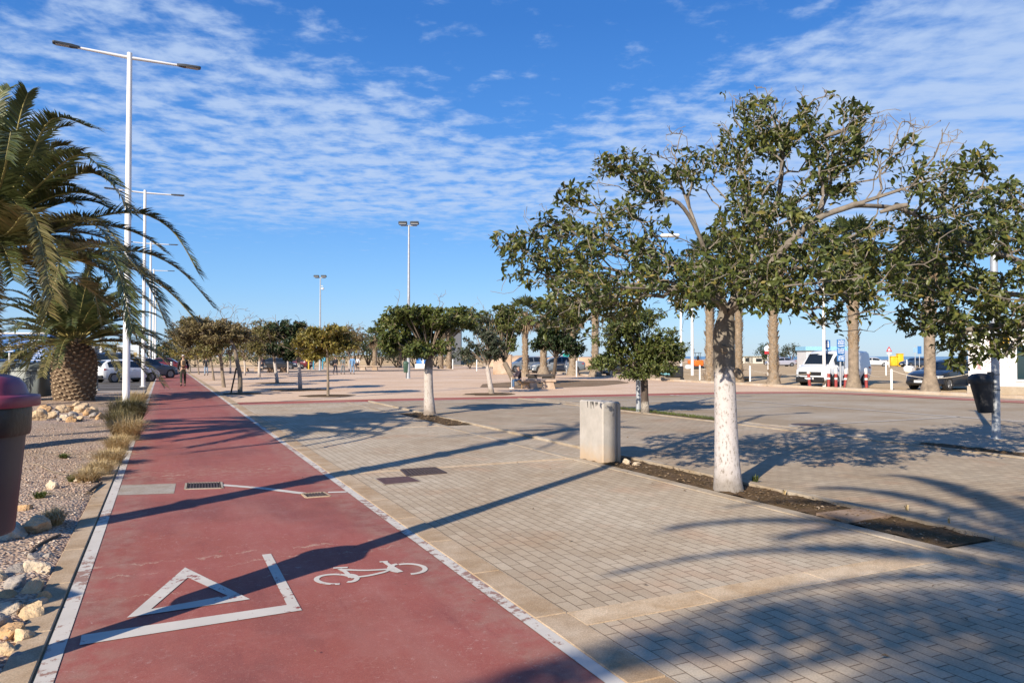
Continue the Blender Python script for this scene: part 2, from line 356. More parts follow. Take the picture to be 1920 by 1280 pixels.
LINE = linemat('worn white line paint', (0.30, 0.18, 0.14), amount=0.59)
MARK = linemat('white symbol paint', (0.25, 0.07, 0.06), amount=0.63)
def gravelmat():
    t = NT('pink gravel')
    n = t.n.new('ShaderNodeTexVoronoi'); n.inputs['Scale'].default_value = 34; t.l.new(t.pos(), n.inputs['Vector'])
    s = t.n.new('ShaderNodeSeparateColor'); t.l.new(n.outputs['Color'], s.inputs[0])
    c = t.ramp(s.outputs[0], [(0.0, (0.36, 0.235, 0.17)), (0.4, (0.56, 0.395, 0.285)), (0.75, (0.64, 0.475, 0.35)), (1.0, (0.70, 0.58, 0.45))])
    c = t.mix(t.ramp(t.noise(0.7, 5, 0.6), [(0.45, 0.0), (0.72, 0.75)]), c, (0.42, 0.31, 0.19))
    c = t.mix(t.ramp(n.outputs['Distance'], [(0.35, 0.0), (0.75, 0.8)]), c, (0.18, 0.125, 0.095))
    t.col(c); t.set(0.9, 0.2); t.bump(t.math('MULTIPLY', n.outputs['Distance'], -1.0), 1.0, 0.02); return t.m
GRAV = gravelmat()
# ------------------------------------------------------------------ ground sheets
def S(name, mb, m, kind='structure', smooth=0): return struct(mb.build(name, m, None, smooth), kind)
g = MB(); P = [cw(-1500, -80), cw(900, -80), cw(900, 330), cw(160, 330), cw(60, 420), cw(-1500, 900)]
g.sheet(P, 0.0); S('ground', g, DIRT)
t = NT('blue sea water'); t.col(t.mix(t.noise(0.02, 4), (0.03, 0.10, 0.20), (0.05, 0.15, 0.27))); t.set(0.25, 0.5); t.bump(t.noise(0.6, 4), 0.4, 0.3)
g = MB(); g.sheet([cw(-26000, 300), cw(26000, 300), cw(26000, 30000), cw(-26000, 30000)], -0.9); S('sea', g, t.m)
lane = [(2.27, 26.3), (7, 26.2), (12, 25.8), (17, 25.3), (21, 25.0), (23.6, 24.6), (25.4, 23.7), (26.4, 22.3), (26.8, 20.2), (27.0, 17), (27.3, 13), (27.8, 5), (28.2, -12)]
def spl(P, n=8):
    P = np.array(P, float); out = []
    for i in range(len(P)-1):
        p0 = P[max(i-1, 0)]; p1 = P[i]; p2 = P[i+1]; p3 = P[min(i+2, len(P)-1)]
        for k in range(n):
            s = k/n; out.append(0.5*((2*p1)+(-p0+p2)*s+(2*p0-5*p1+4*p2-p3)*s*s+(-p0+3*p1-3*p2+p3)*s**3))
    out.append(P[-1]); return np.array(out)
laneS = spl(lane)
g = MB(); g.sheet([(2.27, 26.3)]+[(x, y) for x, y in laneS[1:]]+[(2.27, -12)], 0.004); S('car_park_road', g, GREY_C)
g = MB(); g.sheet([(2.27, -12), (5.72, -12), (5.72, 25.7), (2.27, 25.8)], 0.009); S('beige_pavement', g, PAV_A)
g = MB(); g.sheet([(6.62, -12), (12.1, -12), (12.1, 25.2), (6.62, 25.65)], 0.009); S('grey_pavement', g, PAV_B)
kerbF = spl([(30.2, -12), (29.7, 10), (29.3, 18), (29.2, 26), (29.6, 35), (30.6, 45), (32.2, 56), (34.5, 68), (38.5, 84), (45, 114)], 6)
g = MB(); g.sheet([(x, y+0.9) for x, y in laneS[:len(laneS)-8*6]]+[(28.4, 24), ]+[(x-0.05, y) for x, y in kerbF if y > 25]+[(2.27, 112)], 0.005); S('sandy_plaza', g, PLAZA)
g = MB(); g.sheet([(x, y) for x, y in laneS[48:]]+[(29.6, -12), (29.1, 18), (28.4, 24)], 0.0065); S('sandy_verge', g, slabmat('pale verge concrete', (0.53, 0.44, 0.35), big=0.5))
g = MB(); g.strip(laneS, 1.35, 0.013); S('pink_lane', g, LANE2)
LN = linemat('faded white road line', (0.33, 0.29, 0.24), (0.60, 0.55, 0.48), 0.66, 8)
g = MB(); g.strip(laneS-np.array([0.0, 0.78]), 0.12, 0.016); g.strip([(18.9, -12), (18.9, 5), (18.9, 24.7)], 0.14, 0.014)
for yy in (2.5, 7.5, 12.5, 17.5, 22.5): g.strip([(18.9, yy), (16, yy), (12.9, yy)], 0.09, 0.014)
S('road_line', g, LN)
g = MB()
for i in range(len(kerbF)-1):
    a, b = kerbF[i], kerbF[i+1]; c = (a+b)/2; d = b-a
    g.box((c[0], c[1], 0.05), (np.linalg.norm(d)+0.02, 0.3, 0.14), math.atan2(d[1], d[0]), bev=0.015)
S('far_kerb', g, slabmat('pale kerb stone', (0.58, 0.50, 0.41), big=1.0))
# cycle path
g = MB(); g.sheet([(-0.475, -12), (1.955, -12), (1.955, 78), (-0.475, 78)], 0.012); S('cycle_path', g, RED)
g = MB()
g.strip([(-0.517, y) for y in np.arange(-12, 78.1, 2)], 0.088, 0.016); g.strip([(1.997, y) for y in np.arange(-12, 78.1, 2)], 0.088, 0.016)
S('path_edge_line', g, LINE)
g = MB(); y = -12.0
while y < 60:
    g.box((2.157, y+0.5, 0.005), (0.225, 0.992, 0.03), 0, bev=0.006); y += 1.0
y = -12.0
while y < 34:
    g.box((-0.65, y+0.5, 0.0), (0.15, 0.99, 0.05), 0, bev=0.006); y += 1.0
S('path_kerb', g, KERBM, smooth=30)
# gravel bed and street to the left
xs = np.r_[np.linspace(-40, -6, 18), np.linspace(-5.5, -0.73, 46)]; ys = np.linspace(-12, 36, 150); rg = np.random.default_rng(5)
X_, Y_ = np.meshgrid(xs, ys, indexing='ij'); Z_ = 0.012+0.022*np.sin(X_*2.1+Y_*0.7)*np.sin(Y_*1.3)+0.012*rg.random(X_.shape)+0.015
Z_[-1, :] = 0.006
V = np.stack([X_.ravel(), Y_.ravel(), Z_.ravel()], 1); nx, ny = len(xs), len(ys)
I = np.arange(nx*ny).reshape(nx, ny); F = np.stack([I[:-1,:-1].ravel(), I[1:,:-1].ravel(), I[1:,1:].ravel(), I[:-1,1:].ravel()], 1)
struct(arr_obj('gravel_bed', V, F, GRAV, smooth=True))
g = MB(); g.sheet([(-60, 36), (-0.75, 36), (-0.75, 140), (-60, 140)], 0.006); S('street', g, ASPH)
g = MB()
for k in range(9): g.strip([(-0.9, 42+k*3.0), (-3.0, 43.6+k*3), (-5.5, 45.6+k*3)], 0.12, 0.011)
S('parking_bay_line', g, LN)
g = MB(); g.sheet([(-60, 34.4), (-0.75, 34.4), (-0.75, 38.5), (-60, 38.5)], 0.03); S('side_pavement', g, slabmat('pale pavement', (0.45, 0.39, 0.33)))
g = MB(); g.sheet([(-3, 78), (30, 78), (30, 84), (-3, 84)], 0.011); S('crossing_road', g, ASPH)
# edging strips of the paved court
g = MB()
def kstrip(x0, x1, y0, y1, z0=0.0, z1=0.018, L=1.0):
    if x1-x0 < y1-y0:
        y = y0
        while y < y1-0.05:
            e = min(y+L, y1); g.box(((x0+x1)/2, (y+e)/2, (z0+z1)/2), (x1-x0, e-y-0.006, z1-z0), bev=0.002); y = e
    else:
        x = x0
        while x < x1-0.05:
            e = min(x+L, x1); g.box(((x+e)/2, (y0+y1)/2, (z0+z1)/2), (e-x-0.006, y1-y0, z1-z0), bev=0.001); x = e
kstrip(2.275, 5.715, 3.78, 4.02, 0.0, 0.0125); kstrip(2.275, 5.715, 9.97, 10.09, 0.0, 0.0125); kstrip(2.275, 5.715, 15.95, 16.07, 0, 0.014)
kstrip(2.275, 5.715, -2.3, -2.1, 0.0, 0.0125)
S('cross_strip', g, slabmat('beige edging concrete', (0.68, 0.54, 0.38), big=1.5), smooth=30); g = MB(); kstrip(5.72, 5.87, -12, 25.6); kstrip(6.50, 6.62, -12, 25.6, 0, 0.05)
kstrip(12.1, 12.22, -12, 25.1, 0, 0.03); kstrip(12.72, 12.82, -12, 25.0, 0, 0.02)
S('edging_strip', g, slabmat('grey edging concrete', (0.47, 0.405, 0.32), big=1.5), smooth=30)
g = MB(); kstrip(5.88, 6.49, 4.98, 5.36, 0.0, 0.044); S('planter_slab', g, slabmat('pinkish planter slab', (0.40, 0.30, 0.23), big=2.0), smooth=30)
g = MB()
for y0, y1 in ((-12, 4.0), (9.9, 15.9), (19.9, 25.5)): g.sheet([(5.87, y0), (6.5, y0), (6.5, y1), (5.87, y1)], 0.010)
for y0, y1 in ((9.0, 14.2), (19.8, 25.0)): g.sheet([(12.22, y0), (12.72, y0), (12.72, y1), (12.22, y1)], 0.010)
S('planter_paving', g, PAV_A)
def soil(name, x0, x1, y0, y1, zc, seed):
    r = np.random.default_rng(seed); nx = 9; ny = max(8, int((y1-y0)/0.09))
    xs = np.linspace(x0, x1, nx); ys = np.linspace(y0, y1, ny); X, Y = np.meshgrid(xs, ys, indexing='ij')
    Z = zc+r.random(X.shape)*0.028; V = np.stack([X.ravel(), Y.ravel(), Z.ravel()], 1); I = np.arange(nx*ny).reshape(nx, ny)
    F = np.stack([I[:-1,:-1].ravel(), I[1:,:-1].ravel(), I[1:,1:].ravel(), I[:-1,1:].ravel()], 1)
    return struct(arr_obj(name, V, F, SOIL, smooth=True))
for k, (x0, x1, y0, y1) in enumerate(((5.87, 6.5, 4.0, 9.9), (5.87, 6.5, 15.9, 19.9), (12.22, 12.72, 14.2, 19.8), (12.22, 12.72, -2, 9.0))):
    soil('planter_soil', x0, x1, y0, y1, 0.006, k)
g = MB(); isl = [gp(*p) for p in ((905,720),(960,716),(1060,713),(1160,713),(1180,718),(1120,724),(1040,727),(980,728),(900,726))]
g.sheet(isl, 0.011); S('planter_island', g, slabmat('brown island earth', (0.30, 0.22, 0.145), big=1.2, sp=0.4))
for k, (px, py, r) in enumerate(((615,742,1.1), (920,739,1.2), (563,731,1.4), (451,738,1.0), (520,718,1.2))):
    c = gp(px, py); g = MB(); rr = random.Random(k)
    g.sheet([(c[0]+r*rr.uniform(.8,1.1)*math.cos(a*math.pi/9), c[1]+r*rr.uniform(.8,1.1)*math.sin(a*math.pi/9)) for a in range(18)], 0.012); S('tree_pit', g, SOIL)
# ------------------------------------------------------------------ markings, drains
def ppoly(px, z): return [tuple(gp(*p)[:2])+(z,) for p in px]
g = MB(); zM = 0.0165
V = ppoly([(347,1068),(239,1162),(469,1128),(351,1084),(280,1147),(426,1126)], zM)
V = ppoly([(347,1067),(238,1162),(469,1127),(352,1086),(283,1146),(425,1120)], zM)
g.add(V, [(0,1,4,3),(1,2,5,4),(2,0,3,5)])
g.add(ppoly([(491,1043),(508,1041),(566,1148),(538,1138)], zM), [(0,3,2,1)])
g.add(ppoly([(153,1195),(538,1138),(566,1148),(149,1214)], zM), [(0,3,2,1)])
tri = g.build('triangle_marking', MARK, None, 0); struct(tri)
g = MB()
def arc(cx, cy, rx, ry, a0, a1, n=22): return [gp(120+.3854*(cx+rx*math.cos(rad(a0+(a1-a0)*i/n))), 860+.3854*(cy-ry*math.sin(rad(a0+(a1-a0)*i/n)))) for i in range(n+1)]
def seg(*pts): return spl([gp(120+.3854*x, 860+.3854*y)[:2] for x, y in pts], 4)
for P, w in ((arc(1318,595,90,24,20,285), .038), (arc(1385,590,40,18,-100,85), .038), (arc(1672,545,85,25,-80,120), .038), (arc(1640,540,55,20,110,260), .04),
             (seg((1340,548),(1470,552),(1590,545)), .035), (seg((1395,588),(1480,578),(1560,560)), .035), (seg((1395,588),(1370,560),(1340,545)), .035),
             (seg((1310,541),(1345,539),(1380,538)), .035), (seg((1560,510),(1580,525),(1640,560)), .035), (seg((1535,511),(1575,508)), .03), (seg((1560,560),(1590,545),(1600,528)), .03)):
    g.strip(P, w, zM+0.0004*len(g.F)/40)
struct(g.build('bicycle_marking', MARK, None, 0))
g = MB()
g.strip([gp(415,911)[:2], gp(490,917)[:2], gp(568,927)[:2]], 0.10, 0.0165); g.strip([gp(615,925)[:2], gp(650,924)[:2]], .08, .0165)
for q in (729.5, 733, 716): g.strip([gp(318 if q < 720 else 300, q)[:2], gp(340, q)[:2], gp(352 if q < 720 else 388, q)[:2]], .10, .0165)
struct(g.build('crack_filler', MARK, None, 0))
g = MB(); g.add(ppoly([(228,911),(330,908),(326,927),(219,930)], 0.0145), [(3,2,1,0)]); struct(g.build('concrete_patch', KERBG, None, 0))
IRON = mat('rusty dark iron', (0.075, 0.05, 0.042), 0.7, 0.3, 20, 0.3)
def grate(label, px, bars, frame_m, cat='drain'):
    c = [gp(*p) for p in px]; ctr = sum(c)/4; th = thing('drain_grate', label, cat, (ctr[0], ctr[1], 0.012))
    L = [q-ctr for q in c]; f = MB()
    for i in range(4):
        a, b = L[i][:2], L[(i+1) % 4][:2]; d = b-a; m_ = (a+b)/2; f.box((m_[0], m_[1], 0.004), (np.linalg.norm(d), 0.035, 0.012), math.atan2(d[1], d[0]))
    f.build('frame', frame_m, th); w = MB(); w.sheet([q[:2]*0.98 for q in L], 0.002); w.build('pit_shade', mat('drain darkness', (0.012, 0.01, 0.01), 0.9), th)  # flat near-black sheet paints the shade below the bars
    b_ = MB()
    for k in range(bars):
        s = (k+0.5)/bars; p = L[0]*(1-s)+L[1]*s; q = L[3]*(1-s)+L[2]*s; d = (q-p)[:2]; m_ = (p+q)[:2]/2
        b_.box((m_[0], m_[1], 0.005), (np.linalg.norm(d)-0.03, np.linalg.norm((L[1]-L[0]))/bars*0.52, 0.010), math.atan2(d[1], d[0]))
    b_.build('bars', IRON, th)
grate('narrow iron drain grate with pale frame set in the red cycle path', [(350,908),(414,906),(416,917),(348,919)], 12, KERBG)
grate('small slotted iron drain at the right end of the pale line crossing the path', [(567,928),(605,925),(618,932),(575,935)], 7, KERBM)
grate('wide slotted brown iron drain grate in the beige paving', [(752,882),(815,878),(836,888),(765,894)], 11, IRON)
c = [gp(*p) for p in ((705,899),(765,895),(787,904),(722,910))]; ctr = sum(c)/4
th = thing('manhole_cover', 'plain rusty brown rectangular manhole cover in the beige paving', 'manhole cover', (ctr[0], ctr[1], 0.012))
g = MB(); L = [(q-ctr)[:2] for q in c]; g.prism([tuple(q*1.12) for q in L], 0, 0.004); g.build('frame', KERBG, th)
g = MB(); g.prism([tuple(q) for q in L], 0.0, 0.008)
g.build('lid', mat('rust brown iron plate', (0.10, 0.05, 0.042), 0.75, 0.3, 18, 0.4, 160), th)
c = gp(1512, 797); th = thing('manhole_cover', 'small dark manhole cover out in the grey car park road', 'manhole cover', (c[0], c[1], 0.006))
g = MB(); g.lathe([(0.42, 0), (0.42, 0.006)], seg=28); g.build('frame', KERBG, th); g = MB(); g.lathe([(0.34, 0.002), (0.34, 0.010), (0.1, 0.011)], seg=28); g.build('lid', IRON, th)
# ------------------------------------------------------------------ vegetation
def norm(v): return v/(np.linalg.norm(v, axis=-1, keepdims=True)+1e-9)
def leaves_mesh(P, D, N, L, Wd, fold=0.18, bend=0.15):
    """folded pointed leaves; 8 verts, 6 quads/tris each (as quads)"""
    n = len(P); S_ = norm(np.cross(D, N)); N = np.cross(S_, D); L = L[:,None]; Wd = Wd[:,None]
    rv = np.random.default_rng(n); bend = bend+rv.normal(size=(n, 1))*.16; fold = fold*rv.uniform(.3, 1.9, (n, 1)); L = L*rv.uniform(.7, 1.1, (n, 1))
    def pt(a, s, h): return P+D*L*a+S_*Wd*s+N*L*h
    V = np.stack([pt(0,0,0), pt(.3,-.42,fold*.5-bend*.05), pt(.3,0,-bend*.05), pt(.3,.42,fold*.5-bend*.05), pt(.68,-.45,fold*.5-bend*.4), pt(.68,0,-bend*.4), pt(.68,.45,fold*.5-bend*.4), pt(1,0,-bend)], 1).reshape(-1, 3)
    f = np.array([(0,2,1,1),(0,3,2,2),(1,2,5,4),(2,3,6,5),(4,5,7,7),(5,6,7,7)])
    T = np.array([(0,2,1),(0,3,2),(1,2,5),(1,5,4),(2,3,6),(2,6,5),(4,5,7),(5,6,7)])
    F = (np.arange(n)[:,None,None]*8+T[None]).reshape(-1, 3)
    return V, F
def leaves_simple(P, D, N, L, Wd):
    n = len(P); S_ = norm(np.cross(D, N)); N = np.cross(S_, D); L = L[:,None]; Wd = Wd[:,None]
    V = np.stack([P, P+D*L*.45-S_*Wd*.5+N*L*.06, P+D*L-N*L*.08, P+D*L*.45+S_*Wd*.5+N*L*.06], 1).reshape(-1, 3)
    T = np.array([(0,2,1),(0,3,2)]); F = (np.arange(n)[:,None,None]*4+T[None]).reshape(-1, 3); return V, F
def rosettes(rg, tips, dirs, per, L, Wr, spread=(25, 95), back=0.10, droop=0.25):
    """leaves set round the last stretch of every twig"""
    n = len(tips); k = rg.integers(per[0], per[1]+1, n); idx = np.repeat(np.arange(n), k); m = len(idx)
    d = dirs[idx]; r = norm(rg.normal(size=(m, 3))); r = norm(r-d*np.sum(r*d, 1, keepdims=True))
    a = np.radians(rg.uniform(*spread, m))[:,None]; D = norm(d*np.cos(a)+r*np.sin(a)-UZ*droop*rg.random((m, 1)))
    P = tips[idx]-d*(rg.random((m, 1))*back)
    N = norm(d+UZ*0.6+0.3*rg.normal(size=(m, 3))); LL = L*rg.uniform(.65, 1.2, m)
    return P, D, N, LL, LL*Wr*rg.uniform(.8, 1.15, m)
def grow(rg, limbs, tips, alpha=0.35, step=0.13, skip=0, wig=0.05, up=0.15):
    """limbs: polylines, the first is the trunk; tips join the nearest limb with a bent twig"""
    N = []; par = []; dist = []; dr = []; ok = []
    for li, Pl in enumerate(limbs):
        Pl = np.asarray(Pl, float); seg = np.linalg.norm(np.diff(Pl, axis=0), axis=1); cnt = max(3, int(seg.sum()/step))
        Q = spl(Pl, max(2, int(math.ceil(cnt/(len(Pl)-1)))))
        if li == 0: p = -1; start = 0
        else:
            A = np.array(N); p = int(np.argmin(np.linalg.norm(A-Q[0], axis=1))); start = 1
        for q in range(start, len(Q)):
            N.append(Q[q]); par.append(p); dist.append(0 if p < 0 else dist[p]+np.linalg.norm(Q[q]-N[p]))
            t = Q[min(q+1, len(Q)-1)]-Q[max(q-1, 0)]; dr.append(t/(np.linalg.norm(t)+1e-9)); p = len(N)-1; ok.append(li > 0 or q > len(Q)*0.8)
    nl = len(N)
    cap = nl+len(tips)*60; A = np.zeros((cap, 3)); A[:nl] = N; Dd = np.zeros(cap); Dd[:nl] = dist; OK = np.zeros(cap, bool); OK[:nl] = ok; cnt = nl
    DR = np.zeros((cap, 3)); DR[:nl] = dr
    root = np.array(limbs[0][-1], float); order = np.argsort(np.linalg.norm(tips-root, axis=1)); tdir = np.zeros_like(tips)
    for ti in order:
        T = tips[ti]; dd = np.linalg.norm(A[:cnt]-T, axis=1); cost = dd+alpha*Dd[:cnt]; cost[~OK[:cnt]] = 1e9
        j = int(np.argmin(cost)); a = A[j]; L = dd[j]; m = max(2, min(50, int(L/step)))
        c1 = a+DR[j]*L*0.35+UZ*up*L*0.2+rg.normal(size=3)*L*0.06; c2 = T-(T-a)*0.3+UZ*(-up*0.3*L)+rg.normal(size=3)*L*0.12
        p = j; prev = a
        for k in range(1, m+1):
            s = k/m; q = a*(1-s)**3+3*c1*s*(1-s)**2+3*c2*s*s*(1-s)+T*s**3
            if k < m: q = q+rg.normal(size=3)*wig*step
            par.append(p); A[cnt] = q; Dd[cnt] = Dd[p]+np.linalg.norm(q-prev); DR[cnt] = norm(q-prev); OK[cnt] = True; p = cnt; prev = q; cnt += 1
        tdir[ti] = DR[cnt-1]
    return A[:cnt], np.array(par), tdir, nl
def skeleton_mesh(mb, A, par, r_tip, r_base, nl, trunk_r=None, expo=2.3, mi=0):
    n = len(A); w = np.zeros(n); ch = [[] for _ in range(n)]
    for i in range(n):
        if par[i] >= 0: ch[par[i]].append(i)
    for i in range(n-1, -1, -1):
        w[i] = sum(w[c] for c in ch[i]) if ch[i] else 1.0
    R = r_tip*w**(1/expo); mx = R[0]; k = math.log(r_base/r_tip)/math.log(mx/r_tip) if mx > r_tip*1.01 else 1
    R = r_tip*(R/r_tip)**k
    if trunk_r is not None: R[:len(trunk_r)] = trunk_r
    st = [(0, -1)]; used = 0
    while st:
        i, p = st.pop(); C = [A[p]] if p >= 0 else []; Rr = [min(R[p], R[i]*1.25)] if p >= 0 else []
        while True:
            C.append(A[i]); Rr.append(R[i])
            if not ch[i]: break
            cs = sorted(ch[i], key=lambda c: -w[c])
            for c in cs[1:]: st.append((c, i))
            i = cs[0]
        if len(C) > 1:
            big = max(Rr); mb.tube(C, Rr, 14 if big > 0.1 else 8 if big > 0.035 else 5 if big > 0.012 else 3, mi, cap=big > 0.03)
    return R
def barkmat(name, bark, wash=None, zw=1.4, amt=0.12):
    t = NT(name); v = t.mapping(t.obj(), (1, 1, 0.35))
    c = t.mix(t.ramp(t.noise(9, 6, 0.65, v), [(0.3, 0.0), (0.7, 1.0)]), sc3(bark, 0.62), sc3(bark, 1.25))
    c = t.mix(t.ramp(t.noise(38, 4, 0.7, t.mapping(t.obj(), (0.5, 0.5, 2.2))), [(0.45, 0.0), (0.7, 0.5)]), c, sc3(bark, 0.45))
    if wash:
        s = t.n.new('ShaderNodeSeparateXYZ'); t.l.new(t.obj(), s.inputs[0])
        h = t.math('ADD', s.outputs[2], t.math('MULTIPLY', t.math('SUBTRACT', t.noise(5, 5, 0.7), 0.5), amt*4))
        k = t.ramp(t.math('DIVIDE', h, 3.0), [((zw-0.06)/3, 1.0), ((zw+0.06)/3, 0.0)])
        fl = t.ramp(t.noise(22, 6, 0.75, t.mapping(t.obj(), (1.6, 1.6, 0.8))), [(0.535, 1.0), (0.60, 0.15)])
        ft = t.ramp(t.math('DIVIDE', t.math('ADD', s.outputs[2], t.math('MULTIPLY', t.noise(7, 5), 0.35)), 3.0), [(0.09, 0.25), (0.17, 1.0)])
        k = t.math('MULTIPLY', t.math('MULTIPLY', k, fl), ft)
        wc = t.mix(t.noise(6, 4), sc3(wash, 0.9), sc3(wash, 1.08)); c = t.mix(k, c, wc)
    t.col(c); t.set(0.88, 0.2); t.bump(t.noise(30, 6, 0.7, t.mapping(t.obj(), (1, 1, 0.3))), 0.55, 0.012); MC[name] = t.m; return t.m
BARK = barkmat('grey brown bark', (0.26, 0.205, 0.15)); BARKD = barkmat('dark bark', (0.12, 0.09, 0.065))
BARKW = barkmat('limewashed bark', (0.235, 0.20, 0.16), (0.52, 0.475, 0.455), 1.44)
BARKW2 = barkmat('pale limewashed bark', (0.25, 0.19, 0.14), (0.50, 0.44, 0.39), 1.25)
LF_FIC = leafmat('glossy fig leaf', (0.028, 0.048, 0.012), (0.165, 0.182, 0.045), (0.34, 0.25, 0.06), 0.42, 0.28, 0.965)
LF_FIC2 = leafmat('dense green leaf', (0.040, 0.066, 0.016), (0.165, 0.185, 0.045), (0.2, 0.17, 0.05), 0.45, 0.25)
LF_OLV = leafmat('olive brown leaf', (0.085, 0.088, 0.024), (0.235, 0.20, 0.062), (0.30, 0.22, 0.11), 0.55, 0.3, 0.85)
LF_BRN = leafmat('dry brown leaf', (0.115, 0.095, 0.036), (0.29, 0.225, 0.10), (0.34, 0.26, 0.16), 0.6, 0.3, 0.85)
LF_YEL = leafmat('yellow green leaf', (0.11, 0.11, 0.022), (0.32, 0.26, 0.06), (0.40, 0.26, 0.07), 0.5, 0.3, 0.9)
LF_DRK = leafmat('dark evergreen leaf', (0.010, 0.024, 0.008), (0.040, 0.062, 0.016), (0.07, 0.09, 0.03), 0.5, 0.15)
LF_GRY = leafmat('grey green leaf', (0.030, 0.045, 0.026), (0.085, 0.10, 0.055), (0.11, 0.11, 0.07), 0.55, 0.2)
def clumps(rg, C, R, n, lumps=9, lump=0.42, squash=0.75, floor=-1.0):
    """tips spread through lumps set in an ellipsoid, so the outline is uneven and has gaps"""
    C = np.array(C, float); R = np.array(R, float)
    u = norm(rg.normal(size=(lumps, 3))); u[:,2] = np.maximum(u[:,2], floor); K = u*(rg.uniform(.45, .78, (lumps, 1)))
    K[0] = 0; w = rg.uniform(.5, 1.3, lumps); w /= w.sum(); i = rg.choice(lumps, n, p=w)
    q = norm(rg.normal(size=(n, 3)))*(rg.random((n, 1))**0.45)*lump*rg.uniform(.7, 1.25, lumps)[i][:,None]
    q[:,2] *= squash
    return C+(K[i]+q)*R
def tree(name, label, base, limbs, tips, leaf, bark, r_base, trunk_r=None, r_tip=0.004, per=(6, 10), LL=0.1, Wr=0.42, simple=False, bare=None, seed=1, alpha=0.35, group=None, cat='tree', step=0.13, spread=(25, 95), back=0.12, droop=0.25, stubs=(), up=0.15, rz=0):
    rg = np.random.default_rng(seed); th = thing(name, label, cat, base, 0, group); b = np.array(base, float)
    limbs = [np.asarray(l, float)-b for l in limbs]; tips = np.asarray(tips, float)-b
    allt = tips if bare is None or not len(bare) else np.concatenate([tips, np.asarray(bare)-b])
    A, par, td, nl = grow(rg, limbs, allt, alpha, step, up=up)
    mb = MB(); R = skeleton_mesh(mb, A, par, r_tip, r_base*(0.62 if trunk_r is not None and name != 'rubber_fig_tree' else 1.0), nl)
    if trunk_r is not None:                                    # a thicker shaped trunk over the lower stem
        Q = spl(limbs[0], 6); mb.tube(Q, np.interp(np.linspace(0, 1, len(Q)), np.linspace(0, 1, len(trunk_r)), trunk_r), 18)
    for P, Rr in stubs: mb.tube(np.asarray(P)-b, Rr, 9)
    mb.build('trunk', bark, th, 50)
    P, D, N, L, Wd = rosettes(rg, tips, td[:len(tips)], per, LL, Wr, spread, back, droop)
    V, F = (leaves_simple if simple else leaves_mesh)(P, D, N, L, Wd)
    arr_obj('crown', V, F, leaf, th); return th
